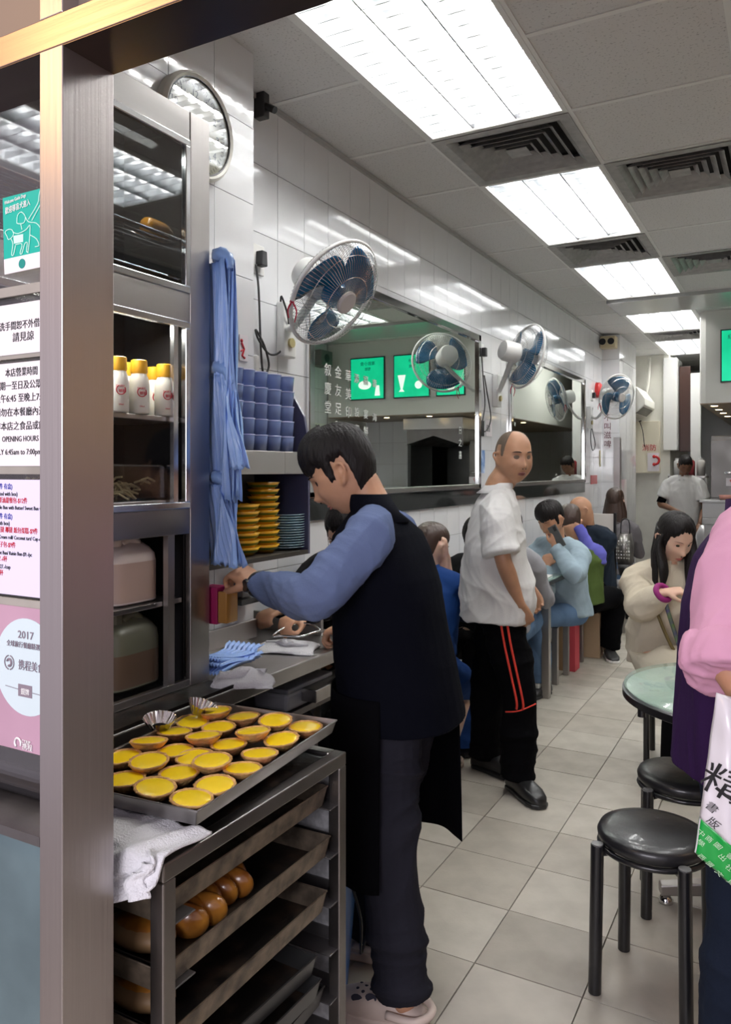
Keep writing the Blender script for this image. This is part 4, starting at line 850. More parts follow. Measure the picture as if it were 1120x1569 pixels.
# ---------------------------------------------------------------- bags, towels
bag_m = mat('blue_plastic_bag', (0.30,0.49,0.93), 0.32, coat=0.25, bump=0.25, bscale=30, stretch=(4,4,0.4), trans=0.0, sss=0.0, var=0.12, vscale=8)
def bundle(label, top, bot, w0, w1, seed, layers=3, pinch=0.0, group='bundles of blue plastic bags', lean=(0,0,0)):
    # pleated layers hanging from top to bot; widths along the outward direction
    g = random.Random(seed); top = V(top); bot = V(bot); ax = (bot-top); wd = V((0.86,-0.35,0)).normalized(); nn = ax.normalized().cross(wd).normalized()
    t = thing('bag_bundle', label, 'plastic bags', top, group=group)
    for L in range(layers):
        ph = g.uniform(0,6); fq = g.randint(6,8); off = (L-(layers-1)/2)*0.010; sk = g.uniform(-0.012,0.012); lo = g.uniform(-0.02,0.02)
        def fn(u, v):
            w = w0+(w1-w0)*v**1.3; w *= 1-pinch*math.exp(-((v-0.06)/0.06)**2); s = u-0.5
            z = ax*(v*(1+lo*0.5)); fold = abs(((u*fq+ph+0.25*sin(v*5+ph)) % 1.0)-0.5)*2
            q = top+z+wd*(s*w+sk*v)+nn*(off+0.012*(fold-0.5)*(0.6+0.6*v)+0.006*sin(7*v+ph+u*9))
            if v > 0.93: q += ax.normalized()*0.006*sin(u*40+ph)
            return q
        MB().grid(fn, 96, 26).build('bag_layer', bag_m, t, smooth=True, solid=0.0012)
    k = MB(); k.tube([top+wd*(-w0*0.35)+V((0,0,0.01)), top+nn*0.01+V((0,0,0.022)), top+wd*(w0*0.35)+V((0,0,0.006)), top+wd*(w0*0.5)-V((0,0,0.03))],[0.012,0.02,0.016,0.010],10,sub=4)
    k.v = [tuple(V(p)+V((g.gauss(0,0.0015),g.gauss(0,0.0015),g.gauss(0,0.0015)))) for p in k.v]; k.build('gathered_top', bag_m, t, smooth=True)
def sidep(px, py): return ony(px, py, 1.775)
bundle('long bundle of blue bags hanging topmost beside the cabinet', sidep(340,402), sidep(345,765), 0.10, 0.125, 1, 4)
bundle('middle bundle of blue bags, knotted and flaring', sidep(340,575), sidep(352,716), 0.10, 0.17, 2, 4, 0.45)
bundle('lowest hanging bundle of blue bags, above the reaching hand', sidep(337,742), sidep(347,864), 0.10, 0.165, 3, 4, 0.2)
ct = onz(352, 1012, 0.93)
t = thing('bag_pile', 'blue plastic bags lying fanned on the counter', 'plastic bags', ct)
for L in range(4):
    g = random.Random(40+L); a0 = onz(322,1035-8*L,0.915+0.010*L); a1 = onz(376,1010-6*L,0.915+0.010*L); d = a1-a0; s_ = V((-d.y,d.x,0)).normalized()
    def fn(u, v): return a0+d*u*(0.9+0.05*L)+s_*((v-0.5)*0.12*(0.6+0.5*u))+V((0,0,0.010*abs(((v*7+L*0.3)%1)-0.5)*2+0.012*sin(3.0*u+L)+0.01*(u>0.8)))
    MB().grid(fn, 20, 56).build('bag_layer', bag_m, t, smooth=True, solid=0.001)
towel = mat('white_towelling', (0.76,0.75,0.77), 0.9, bump=0.5, bscale=260, sheen=0.3, var=0.06)
def lump(name, label, c, size, seed, M=None, m=towel, hmul=1.0, cat='towel', group='white cloth towels', folds=5):
    g = np.random.default_rng(seed); ph = g.uniform(0,6,12); fr = g.uniform(2.5,7,12); c = V(c); M = M or Matrix.Identity(3)
    def fn(u, v):
        a = (u-0.5)*2; b = (v-0.5)*2; r = max(abs(a),abs(b)) if False else (abs(a)**3+abs(b)**3)**(1/3)
        ed = 1+0.06*sin(a*3+ph[0])*b+0.05*sin(b*4+ph[1])*a
        h = max(0.0, 1-r**3.0)
        rid = sum((0.5+0.5*sin(fr[k]*0.8*(a*cos(ph[k])+b*sin(ph[k]))+ph[k+3]))**2 for k in range(folds))/folds
        return c+M@V((a*size[0]*ed, b*size[1]*ed, size[2]*hmul*(0.25*h**0.3+0.9*rid*h**0.6)))
    t = thing(name, label, cat, c, group=group); MB().grid(fn, 60, 60).build('cloth', m, t, smooth=True, solid=0.004)
    pts = []; rr = []
    for k in range(9):
        q = k/8; a = (q-0.5)*1.5; pts.append(c+M@V((a*size[0], size[1]*(0.25*sin(q*4+ph[2])-0.1), size[2]*(0.75+0.12*sin(q*6+ph[3]))))); rr.append(size[2]*(0.30+0.16*sin(q*5+ph[4])+0.12*sin(q*11+ph[5]))*(1-0.5*abs(q-0.5)))
    MB().tube(pts, rr, 14, sub=4, flat=0.75).build('fold', m, t, smooth=True)
    pts = [p+M@V((0.1*size[0], size[1]*0.45, -size[2]*0.25)) for p in pts[1:7]]; MB().tube(pts, rr[1:7], 14, sub=4, flat=0.6).build('fold', m, t, smooth=True); return t
p = onz(372, 1046, 0.905); lump('towel', 'rolled white towel at the near end of the counter', (p.x, p.y, 0.902), (0.085,0.055,0.045), 3, Matrix.Rotation(R(35),3,'Z'))
p = onz(440, 992, 0.905); lump('towel', 'flat folded white towel under the tongs', (p.x, p.y, 0.903), (0.10,0.085,0.028), 8, Matrix.Rotation(R(20),3,'Z'))
t = thing('steel_tongs', 'looped steel tongs in the right hand of the man in the vest', 'tongs', onz(450,965,0.94)); tz = 0.955
a = onz(492,966,tz); pts = [a, onz(475,956,tz+0.012), onz(450,956,tz+0.010), onz(430,965,tz), onz(418,975,tz-0.008), onz(432,974,tz-0.006), onz(460,975,tz-0.004), onz(478,970,tz), a]
MB().tube(pts,0.0035,8,sub=5).build('bow', chrome, t, smooth=True); MB().tube([a, onz(500,968,tz), onz(508,972,tz)],[0.006,0.008,0.006],8).build('grip', steel, t, smooth=True)

# ---------------------------------------------------------------- rack, trays, tarts, buns
rack_st = mat('rack_steel', (0.27,0.25,0.24), 0.3, 1.0, bump=0.04, bscale=60, rvar=0.12, vscale=6)
RX0, RX1, RY0, RY1, RZ = -1.262, -0.897, 0.955, 1.545, 0.858
t = thing('tray_rack', 'stainless bakery rack on legs holding black trays under the tarts', 'rack', ((RX0+RX1)/2,(RY0+RY1)/2,0)); w = 0.030
for x in (RX0, RX1-w):
    for y in (RY0, RY1-w): B((x,y,0.07),(x+w,y+w,RZ-w)).build('post', rack_st, t, bevel=0.003)
for x in (RX0, RX1-w): B((x,RY0,RZ-w),(x+w,RY1,RZ)).build('top_rail', rack_st, t, bevel=0.003)
for y in (RY0, RY1-w): B((RX0+w,y,RZ-w),(RX1-w,y+w,RZ)).build('top_rail', rack_st, t, bevel=0.003)
B((RX0+w,RY0+w,RZ-0.012),(RX1-w,RY1-w,RZ-0.006)).build('top_plate', tray_black, t)
B((RX0,RY1-0.006,0.12),(RX1-w,RY1-0.002,RZ-w)).build('end_sheet', mat('pitted_aluminium',(0.62,0.62,0.63),0.5,0.6,var=0.3,vscale=60), t)
LV = [0.745-0.108*k for k in range(6)]
for z in LV:
    for sgn, y in ((1, RY0+w), (-1, RY1-0.006)):
        MB().prism([(y,z-0.002),(y+sgn*0.055,z-0.002),(y+sgn*0.055,z+0.001),(y+sgn*0.003,z+0.001),(y+sgn*0.003,z+0.03),(y,z+0.03)] if sgn>0 else [(y,z-0.002),(y,z+0.03),(y-0.003,z+0.03),(y-0.003,z+0.001),(y-0.055,z+0.001),(y-0.055,z-0.002)],'x',RX0+w,RX1-0.006).build('runner', steel_dark, t, bevel=0.001)
for x in (RX0+w/2,RX1-w/2):
    for y in (RY0+w/2,RY1-w/2): MB().cyl((x-0.012,y,0.035),(x+0.012,y,0.035),0.035).build('castor', black_plastic, t, smooth=False)
def tray(label, cx, cy, z, lx, ly, h, rz, m, rim, tilt=(0,0), group='black baking trays in the rack'):
    t = thing('baking_tray', label, 'tray', (cx,cy,z), rz, group); t.rotation_euler = (tilt[0], tilt[1], rz); th = 0.0025; f = 0.008
    def put(mb, n, mm, **k):
        o = mb.build(n, mm, None, **k); o.parent = t; return o
    put(B((-lx,-ly,0),(lx,ly,th)), 'tray_base', m)
    for (x0,y0,x1,y1) in ((-lx,-ly,-lx,ly),(lx,-ly,lx,ly),(-lx,-ly,lx,-ly),(-lx,ly,lx,ly)):
        k = MB(); ox = f if x0==x1 and x0>0 else -f if x0==x1 else 0; oy = f if y0==y1 and y0>0 else -f if y0==y1 else 0
        ex = f if x0 != x1 else 0; ey = f if y0 != y1 else 0
        A=[V((x0,y0,0)),V((x1,y1,0)),V((x1+ox+ex,y1+oy+ey,h)),V((x0+ox-ex,y0+oy-ey,h))]
        nrm = V((ox,oy,0)).normalized()*th
        k.add([*A,*[a-nrm for a in A]],[(0,1,2,3),(7,6,5,4),(0,4,5,1),(1,5,6,2),(2,6,7,3),(3,7,4,0)]); put(k, 'tray_side', rim)
    rr = MB().tube([(-lx-f,-ly-f,h),(lx+f,-ly-f,h),(lx+f,ly+f,h),(-lx-f,ly+f,h),(-lx-f,-ly-f,h)],0.0022,6); put(rr, 'rolled_rim', rim); return t
TR = tray('wide steel tray full of egg tarts on top of the rack', -1.092, 1.297, 0.884, 0.162, 0.262, 0.028, R(4.5), tray_black, steel_h, group='tray of tarts')
tray('scorched tray on the top runners, just below the rack top', -1.085, 1.235, LV[0]+0.002, 0.155, 0.26, 0.042, 0.0, tray_rust, tray_rust)
tray('tray with two golden braided buns, second from the top', -1.075, 1.225, LV[1]+0.002, 0.158, 0.26, 0.044, 0.0, tray_black, tray_rust)
tray('empty tray on the third runners under the buns', -1.07, 1.215, LV[2]+0.002, 0.160, 0.245, 0.044, 0.0, tray_black, tray_rust)
tray('black tray on the fourth runners, angled and empty', -1.07, 1.19, LV[3]+0.002, 0.155, 0.225, 0.040, R(-3), tray_black, mat('dark_rim',(0.10,0.10,0.10),0.35,0.8))
tray('black tray nested on the fourth runners tray', -1.06, 1.195, LV[3]-0.05, 0.155, 0.225, 0.040, R(-2), tray_black, MATS['dark_rim'])
tray('black tray on the fifth runners, lowest in sight', -1.07, 1.23, LV[4]+0.002, 0.155, 0.235, 0.040, R(2), tray_black, MATS['dark_rim'])
bun_m = mat('golden_bun', (0.62,0.27,0.04), 0.28, coat=0.5, var=0.7, vscale=14, col2=(0.28,0.09,0.015), bump=0.2, bscale=25)
def bun(label, c, s, rz):
    t = thing('braided_bun', label, 'bun', c, group='golden braided buns'); M = Matrix.Rotation(rz,3,'Z')
    for k in range(4):
        p = V(c)+M@V((0.012*(-1)**k*0.6, (k-1.5)*s[1]*0.46, s[2]*0.5)); MB().ball(p,(s[0],s[1]*0.42,s[2]*0.62),18,12,Matrix.Rotation(rz+R(28*(-1)**k),3,'Z')).build('dough_lobe', bun_m, t, smooth=True)
zb = LV[1]+0.004
bun('golden braided bun at the front of the bread tray, nearest the post', onz(305,1400,zb+0.02)-V((0,0,0.02)), (0.042,0.052,0.052), R(-6)); bun('golden braided bun behind the first on the bread tray', onz(350,1358,zb+0.02)-V((0,0,0.02)), (0.040,0.045,0.050), R(-10))
for px, z, lab in ((206,LV[1]+0.004,'pale bun at the left end of the bread tray'),(206,LV[2]+0.006,'pale bun at the left end of the third tray')):
    p = ony(px,1420,1.03); MBp = V((p.x,1.045,z)); t = thing('pale_bun', lab, 'bun', MBp, group='pale buns at the tray ends'); MB().ball(MBp+V((0,0,0.028)),(0.075,0.045,0.028),18,10).build('bun_body', mat('pale_bun',(0.50,0.30,0.14),0.5,var=0.4), t, smooth=True)
    MB().ball(MBp+V((0,0,0.040)),(0.060,0.036,0.018),16,8).build('glazed_top', bun_m, t, smooth=True)
crust = mat('tart_crust', (0.84,0.34,0.15), 0.55, bump=0.4, bscale=90, var=0.35, vscale=25, col2=(0.66,0.40,0.15)); rim_m = mat('tart_rim', (0.74,0.42,0.15), 0.6, bump=0.5, bscale=120, var=0.6, vscale=30, col2=(0.36,0.17,0.05))
custard = mat('egg_custard', (1.0,0.70,0.008), 0.25, coat=0.2, bump=0.06, bscale=20, var=0.25, vscale=14, col2=(1.0,0.62,0.008), thr=(0.5,0.8)); cases = mat('pink_case', (0.62,0.20,0.13), 0.5)
def tart_proto():
    t = thing('egg_tart', 'x', 'egg tart', group='egg tarts on the tray')
    MB().lathe([(0.0,0.0),(0.022,0.0),(0.034,0.018),(0.0385,0.026)],(0,0,0),64,wob=lambda a,j:(0.03*cos(a*20) if j==2 else 0.02*cos(a*20) if j==3 else 0),cap=False).build('crust', crust, t, smooth=True)
    g = random.Random(4); nz = [g.uniform(-1,1) for _ in range(64)]
    MB().lathe([(0.0385,0.0255),(0.0400,0.0285),(0.0392,0.0312),(0.0370,0.0318),(0.0345,0.0300),(0.033,0.026)],(0,0,0),64,wob=lambda a,j:0.03*nz[int(a/(2*pi)*64)%64]*(1 if 0<j<5 else 0)+0.012*cos(a*20),cap=False).build('rim', rim_m, t, smooth=True)
    MB().lathe([(0.0,0.0322),(0.012,0.0320),(0.022,0.0314),(0.030,0.0304),(0.0352,0.0285)],(0,0,0),36,cap=False,wob=lambda a,j:0).build('custard', custard, t, smooth=True)
    return t
tp = tart_proto(); L0 = 0.8865
def cpx(x, y): return 170+x*0.348, 1020+y*0.348
tarts = [(460,196,1,'topmost pale-sided egg tart at the far left corner, set on others'),(585,222,0,'egg tart at the far edge, right of the topmost one'),(725,236,1,'egg tart at the far edge, third from the right corner'),(857,266,0,'egg tart nearest the far right corner of the tray'),
 (358,243,0,'egg tart at the far left edge beside the topmost one'),(475,268,0,'egg tart squeezed under the topmost one'),(280,288,0,'egg tart at the left edge, third from the back'),(165,330,1,'egg tart at the left edge beside the foil cups'),(410,306,1,'dark-rimmed egg tart stacked near the middle of the back'),
 (628,286,1,'large dark-rimmed egg tart stacked right of centre'),(755,320,0,'dark-rimmed egg tart at the right edge, second from the corner'),(520,345,0,'egg tart in the centre between the stacked ones'),(285,372,0,'egg tart left of centre, behind the biggest one'),(655,385,0,'dark-rimmed egg tart at the right edge, third from the corner'),
 (52,398,0,'upper egg tart half hidden by the steel post'),(168,415,1,'big smooth egg tart stacked at the left front'),(372,398,0,'egg tart mostly hidden under the tilted centre one'),(446,413,1,'tilted egg tart stacked at the centre'),(580,450,0,'egg tart at the right edge, fourth from the corner'),
 (62,497,0,'lower egg tart half hidden by the steel post'),(298,470,0,'egg tart in front of the centre, left of two'),(458,520,0,'dark-burnt-rimmed egg tart second from the near corner'),(190,530,0,'egg tart at the near edge, left of the corner one'),(352,580,0,'egg tart in the nearest corner of the tray')]
for k, (x, y, up, lab) in enumerate(tarts):
    px, py = cpx(x, y); z = L0+0.0225+0.014*up; p = onz(px, py, z)
    rot = (random.gauss(0,R(2.5))+(R(4) if up else 0)*random.choice((1,-1)), random.gauss(0,R(2.5)), random.uniform(0,6)); loc = (p.x, p.y, L0+0.014*up+(0.001))
    if k == 0: tp.location = loc; tp.rotation_euler = rot; tp['label'] = lab; tp.scale = (1,1,0.72)
    else: dup(tp, lab, loc, rot)
# towel hanging under the tray corner
p0 = W(180,1245,1.42)
t = thing('hanging_towel', 'white towel draped over the rack corner under the tart tray', 'towel', p0)
def fn(u, v):                                    # bunched under the tray corner, its edge drooping over the top rail
    x = -1.16+0.275*u; k = v*2.2; y = 1.055-0.105*min(1, k)-0.006*sin(u*17); z = 0.872+0.007*abs(sin(u*13+v*4))+0.004*sin(u*29+v*9)
    if k > 1:
        q = (k-1)/1.2; y -= 0.010+0.018*q+0.008*sin(u*19+2*q); z -= q*(0.020+0.024*math.exp(-((u-0.30)/0.20)**2)+0.022*math.exp(-((u-0.9)/0.16)**2))
    return V((x, y, z))
MB().grid(fn, 80, 50).build('cloth', towel, t, smooth=True, solid=0.005)
for k in range(3):
    def fn(u, v): return V((-0.985+0.085*u+0.008*sin(v*6+k), 0.945-0.010*k-0.012*sin(u*8+k)-0.01*v, 0.872-0.010*k-0.040*v-0.012*sin(u*4+1)))
    MB().grid(fn, 24, 16).build('fold', towel, t, smooth=True, solid=0.004)
# blue bin
t = thing('blue_bin', 'blue plastic bucket standing behind the rack', 'bin', (-1.21,1.93,0)); c = V((-1.235,1.905,0))
MB().lathe([(0.105,0.0),(0.115,0.01),(0.145,0.36),(0.15,0.37),(0.15,0.385),(0.138,0.385),(0.135,0.36),(0.105,0.02)],c,36).build('bucket', mat('blue_bin_plastic',(0.01,0.13,0.45),0.35,coat=0.2), t, auto=True)
MB().lathe([(0.154,0.385),(0.150,0.41),(0.10,0.44),(0.0,0.445)],c,36,cap=False).build('lid', mat('dark_blue_lid',(0.005,0.05,0.22),0.3), t, auto=True)
MB().tube([c+V((0.15,-0.02,0.37)),c+V((0.175,0.0,0.25)),c+V((0.15,0.05,0.12)),c+V((0.17,0.09,0.30)),c+V((0.13,0.09,0.37))],0.004,6,sub=5).build('handle', black_plastic, t, smooth=True)
t = thing('dark_crate', 'black crate edge on the window ledge under the award poster', 'crate', (-1.2,0.9,0.97)); B((-1.6,0.885,0.946),(-1.015,0.94,0.995)).build('crate_body', black_plastic, t, bevel=0.006)

# ---------------------------------------------------------------- stools and round table
vinyl = mat('black_vinyl', (0.014,0.014,0.016), 0.30, bump=0.12, bscale=35, coat=0.25, rvar=0.15, vscale=12)
def stool(label, x, y, rz, seat=0.46):
    t = thing('round_stool', label, 'stool', (x,y,0), rz, 'black round stools')
    def put(mb, n, m, **k): o = mb.build(n, m, None, **k); o.parent = t
    put(MB().lathe([(0.0,seat-0.045),(0.140,seat-0.045),(0.152,seat-0.035),(0.155,seat-0.018),(0.148,seat-0.004),(0.12,seat+0.002),(0.0,seat+0.003)],(0,0,0),56,cap=False), 'seat', vinyl, smooth=True)
    put(MB().ring((0,0,seat-0.05),(0,0,1),0.148,0.008,40,6), 'seat_ring', black_metal, smooth=True)
    for k in range(4):
        a = R(45+90*k); d = V((cos(a),sin(a),0)); put(MB().cyl(d*0.178, d*0.170+V((0,0,seat-0.035)),0.0185,n=20), 'leg', black_metal, auto=True, bevel=0.002)
        put(MB().cyl(d*0.170+V((0,0,seat-0.036)), d*0.170+V((0,0,seat-0.032)),0.0165,n=18), 'leg_cap', mat('dull_cap',(0.16,0.16,0.16),0.35), auto=True)
        put(MB().cyl(d*0.12+V((0,0,seat-0.06)), d*0.165+V((0,0,seat-0.06)),0.010,n=8), 'leg_bracket', black_metal)
stool('nearest black round stool with a scuffed vinyl seat', -0.362, 2.395, R(-8)); stool('black round stool behind the nearest one, under the purple vest', -0.335, 2.90, R(10))
t = thing('round_table', 'round glass-topped table with black edge at the right', 'table', (-0.13,2.98,0)); c = V((-0.13,2.98,0)); TT = 0.74
MB().lathe([(0.41,TT-0.04),(0.42,TT-0.035),(0.42,TT-0.012),(0.41,TT-0.008)],c,72).build('tabletop', black_metal, t, auto=True)
MB().lathe([(0.405,TT-0.008),(0.405,TT-0.006)],c,72).build('cloth_sheet', mat('pale_green_sheet',(0.90,0.93,0.90),0.35,var=0.25,vscale=3,col2=(0.55,0.68,0.60)), t)
MB().lathe([(0.408,TT-0.005),(0.414,TT-0.003),(0.414,TT+0.003),(0.408,TT+0.005)],c,72).build('glass_top', mat('green_edge_glass',(0.45,0.65,0.55),0.03,alpha=0.35,coat=1.0), t, auto=True)
MB().cyl(c+V((0,0,0.06)),c+V((0,0,TT-0.04)),0.035).build('pedestal', black_metal, t, auto=True)
for k in range(4):
    a = R(200+90*k); d = V((cos(a),sin(a),0)); e = V((-d.y,d.x,0)); Z_ = V((0,0,1))
    m = MB(); m.add([c+d*0.03+e*0.022+Z_*0.10,c+d*0.03-e*0.022+Z_*0.10,c+d*0.03-e*0.022+Z_*0.05,c+d*0.03+e*0.022+Z_*0.05,c+d*0.30+e*0.022+Z_*0.065,c+d*0.30-e*0.022+Z_*0.065,c+d*0.30-e*0.022+Z_*0.03,c+d*0.30+e*0.022+Z_*0.03],[(0,1,2,3),(7,6,5,4),(0,4,5,1),(1,5,6,2),(2,6,7,3),(3,7,4,0)]); m.build('foot', steel, t, bevel=0.004)
    MB().lathe([(0.024,0.0),(0.026,0.01),(0.015,0.026),(0.008,0.03)],c+d*0.28,20).build('glide', chrome, t, smooth=True)
    MB().cyl(c+d*0.36+V((0,0,TT-0.10)),c+d*0.36+V((0,0,TT-0.04)),0.014).build('stub', black_metal, t)

# ---------------------------------------------------------------- wall tables, benches, partitions
glass_green = mat('green_table_glass',(0.35,0.48,0.42),0.05,coat=0.5)
def wtable(label, y0, y1, x1, z=0.75):
    t = thing('dining_table', label, 'table', ((WX+x1)/2,(y0+y1)/2,0), group='wall tables with glass tops')
    B((WX+0.012,y0,z-0.035),(x1,y1,z-0.008)).build('tabletop', black_metal, t, bevel=0.004); B((WX+0.014,y0+0.004,z-0.008),(x1-0.004,y1-0.004,z)).build('glass_top', glass_green, t, bevel=0.002)
    B((x1-0.10,(y0+y1)/2-0.025,0),(x1-0.05,(y0+y1)/2+0.025,z-0.035)).build('leg', steel, t, bevel=0.003)
wtable('wall table between the woman in blue and the man in glasses', 3.78, 4.18, -1.36); wtable('wall table of the person in the denim jacket', 4.90, 5.28, -1.36, 0.80); wtable('wall table of the bald man near the partition', 6.30, 6.62, -1.36)
def bench(label, y0, y1, x1=-1.40, m=None, z=0.45, box=False):
    t = thing('bench', label, 'bench', ((WX+x1)/2,(y0+y1)/2,0), group='wall benches')
    B((WX+0.012,y0,z-0.05),(x1,y1,z)).build('seat', m or black_metal, t, bevel=0.008)
    for y in (y0+0.02,y1-0.06): B((x1-0.05,y,0),(x1-0.01,y+0.04,z-0.05)).build('leg', steel, t, bevel=0.002)
bench('bench of the woman in blue beside the wall', 3.28, 3.66, -1.50); bench('bench of the man in glasses', 4.24, 4.62, -1.50); bench('bench behind the bald waiter, for the hidden diner', 4.70, 4.86, -1.5)
bench('bench with steel leg under the denim jacket', 5.40, 5.78, -1.44); bench('bench of the person in the green vest', 5.88, 6.22, -1.44); bench('bench of the bald man', 6.72, 7.10, -1.44); bench('bench beyond the partition with grey cushion', 7.42, 8.3, -1.36, mat('grey_cushion',(0.35,0.34,0.34),0.6))
t = thing('partition_board', 'cream seat partition with black edge behind the bald man', 'partition', (-1.6,7.3,0.48)); B((WX+0.012,7.30,0.46),(-1.44,7.33,1.10)).build('board', mat('cream_board',(0.68,0.64,0.60),0.5), t, bevel=0.003); B((-1.44,7.29,0.40),(-1.42,7.34,1.11)).build('edge', black_metal, t, bevel=0.002)
card = mat('brown_cardboard',(0.38,0.24,0.12),0.8,var=0.15); 
t = thing('cardboard_carton', 'brown cardboard carton with a red side on the floor under the denim jacket', 'carton', (-1.5,5.95,0)); a = W(872,1010,6.0)
B((-1.60,5.84,0.0),(-1.50,5.98,0.34)).build('carton_body', card, t, bevel=0.003); B((-1.50,5.84,0.0),(-1.43,5.98,0.34)).build('red_side', mat('red_card',(0.50,0.05,0.07),0.6), t, bevel=0.003)
tag(B((-1.52,6.35,0),(-1.36,6.50,0.36)).build('tall_carton', mat('tan_card',(0.45,0.32,0.20),0.8), bevel=0.003), 'narrow tan carton standing beyond the person in black trousers', 'carton')
# ---------------------------------------------------------------- people
def smooth01(a, b, x):
    t = max(0.0, min(1.0, (x-a)/(b-a))); return t*t*(3-2*t)
def ga(x, s): return math.exp(-(x/s)**2)
def head_base(d):
    x, y, z = d; ax = 0.076; ay = 0.093 if y > 0 else 0.100; az = 0.118 if z > 0 else 0.122
    r = 1/(abs(x/ax)**2.3+abs(y/ay)**2.3+abs(z/az)**2.3)**(1/2.3); p = V((x*r, y*r, z*r))
    if p.z < 0.01:
        t = min(1, (0.01-p.z)/0.125); p.x *= 1-0.36*t**1.7; p.y = p.y*(1-0.14*t) if p.y > 0 else p.y*(1-0.55*t**1.2)
        if p.y > 0: p.y += 0.004*t
    else: p.x *= 1-0.06*ga(p.z-0.02, 0.03)*(p.y > 0.03)
    return p
def feat(x, z, k=1.25):
    f = 0.021*ga(x, 0.0125)*ga(z+0.040, 0.015)+0.010*ga(x, 0.010)*ga(z+0.012, 0.026)
    f += 0.006*(ga(abs(x)-0.013, 0.007))*ga(z+0.045, 0.009)
    f += 0.0055*ga(abs(x)-0.026, 0.022)*ga(z-0.021, 0.010)-0.010*ga(abs(x)-0.031, 0.015)*ga(z-0.001, 0.012)
    f += 0.005*ga(abs(x)-0.040, 0.018)*ga(z+0.032, 0.020)+0.0065*ga(x, 0.021)*ga(z+0.068, 0.009)+0.0065*ga(x, 0.021)*ga(z+0.080, 0.007)
    f -= 0.004*ga(x, 0.024)*ga(z+0.074, 0.003)+0.003*ga(x, 0.02)*ga(z+0.091, 0.006); f += 0.007*ga(x, 0.020)*ga(z+0.106, 0.014)
    return f*k
def face_y(x, z):
    lo, hi = 0.0, 0.12
    y = 0.09
    for _ in range(18):
        m = (lo+hi)/2; d = V((x, m, z)).normalized(); q = head_base(d)
        if V((x, m, z)).length < q.length: lo = m
        else: hi = m
    return lo+feat(x, z)
def head_mesh(mb, M, chub=0.0, n=56, m=44):
    k = len(mb.v); vs = []; fs = []
    for j in range(m+1):
        ph = -pi/2+pi*j/m
        for i in range(n):
            a = 2*pi*i/n; d = V((cos(ph)*cos(a), cos(ph)*sin(a), sin(ph))); p = head_base(d)
            if p.y > 0: p.y += feat(p.x, p.z)*smooth01(0.0, 0.03, p.y)
            if p.z < 0: p.x *= 1+chub*ga(p.z+0.075, 0.05)
            vs.append(M @ p)
    for j in range(m):
        for i in range(n): fs.append((j*n+i, j*n+(i+1)%n, (j+1)*n+(i+1)%n, (j+1)*n+i))
    mb.add(vs, fs)
    for s in (-1, 1):                                     # ears
        c = V((s*0.0755, -0.010, -0.012)); rg = MB()
        rg.tube([(s*0.070,0.004,-0.040),(s*0.080,0.000,-0.034),(s*0.087,-0.014,-0.014),(s*0.094,-0.022,0.006),(s*0.090,-0.013,0.021),(s*0.078,0.002,0.016)],[0.005,0.0065,0.006,0.006,0.0055,0.005],7,sub=3)
        rg.loft([(c+V((-s*0.006,0.004,0)),V((0,0.012,0)),V((0,0,0.024))),(c+V((s*0.004,0,0.0)),V((s*0.003,0.011,0)),V((0,0,0.022)))],10)
        mb.add([M @ V(v) for v in rg.v], rg.f)
def face_parts(M, par, brow_m=None, lip_m=lip, squint=0.62, brow=1.0, lips=1.0):
    for s in (-1, 1):
        c = V((s*0.031, face_y(s*0.031, 0.0)-0.0085, -0.001))
        e = MB().ball(c, (0.0135,0.012,0.0125*squint), 16, 10); e.v = [M @ V(v) for v in e.v]; e.build('eye', eye_white, par, smooth=True)
        e = MB().ball(c+V((0,0.0085,0)), (0.0066,0.0044,0.0066*min(1,squint*1.35)), 12, 8); e.v = [M @ V(v) for v in e.v]; e.build('iris', iris_mat, par, smooth=True)
        pts = [V((s*(0.031+dx), face_y(s*(0.031+dx), 0.006*squint)-0.0005, 0.0125*squint*(1-(dx/0.017)**2)-0.001)) for dx in (-0.014,-0.007,0,0.007,0.015)]
        l = MB().tube([M @ p for p in pts], [0.0007,0.0013,0.0015,0.0014,0.0007], 6, sub=3); l.build('eyelid', brow_m or hair_black, par, smooth=True)
        pts = [V((s*(0.031+dx), face_y(s*(0.031+dx), 0.022)+0.0008, 0.021+0.004*(1-((dx-0.002)/0.02)**2))) for dx in (-0.016,-0.008,0,0.01,0.02)]
        l = MB().tube([M @ p for p in pts], [0.0014*brow,0.0026*brow,0.0028*brow,0.0022*brow,0.0008], 6, sub=3, flat=0.6); l.build('eyebrow', brow_m or hair_black, par, smooth=True)
    n_ = MB()
    for s in (-1, 1): n_.ball(V((s*0.0075, face_y(s*0.0075, -0.050)-0.0012, -0.0515)), (0.0032,0.003,0.0022), 8, 6)
    n_.v = [M @ V(v) for v in n_.v]; n_.build('nostrils', brow_m or hair_black, par, smooth=True)
    for z, r in ((-0.0695, 0.0030), (-0.0790, 0.0036)):
        pts = [V((x, face_y(x, z)-0.0012, z+(0.0015*abs(x)/0.02 if z < -0.075 else -0.003*abs(x)/0.02))) for x in (-0.021,-0.012,-0.005,0.005,0.012,0.021)]
        l = MB().tube([M @ p for p in pts], [0.0006,r*0.8*lips,r*lips,r*lips,r*0.8*lips,0.0006], 6, sub=3); l.build('lips', lip_m, par, smooth=True)
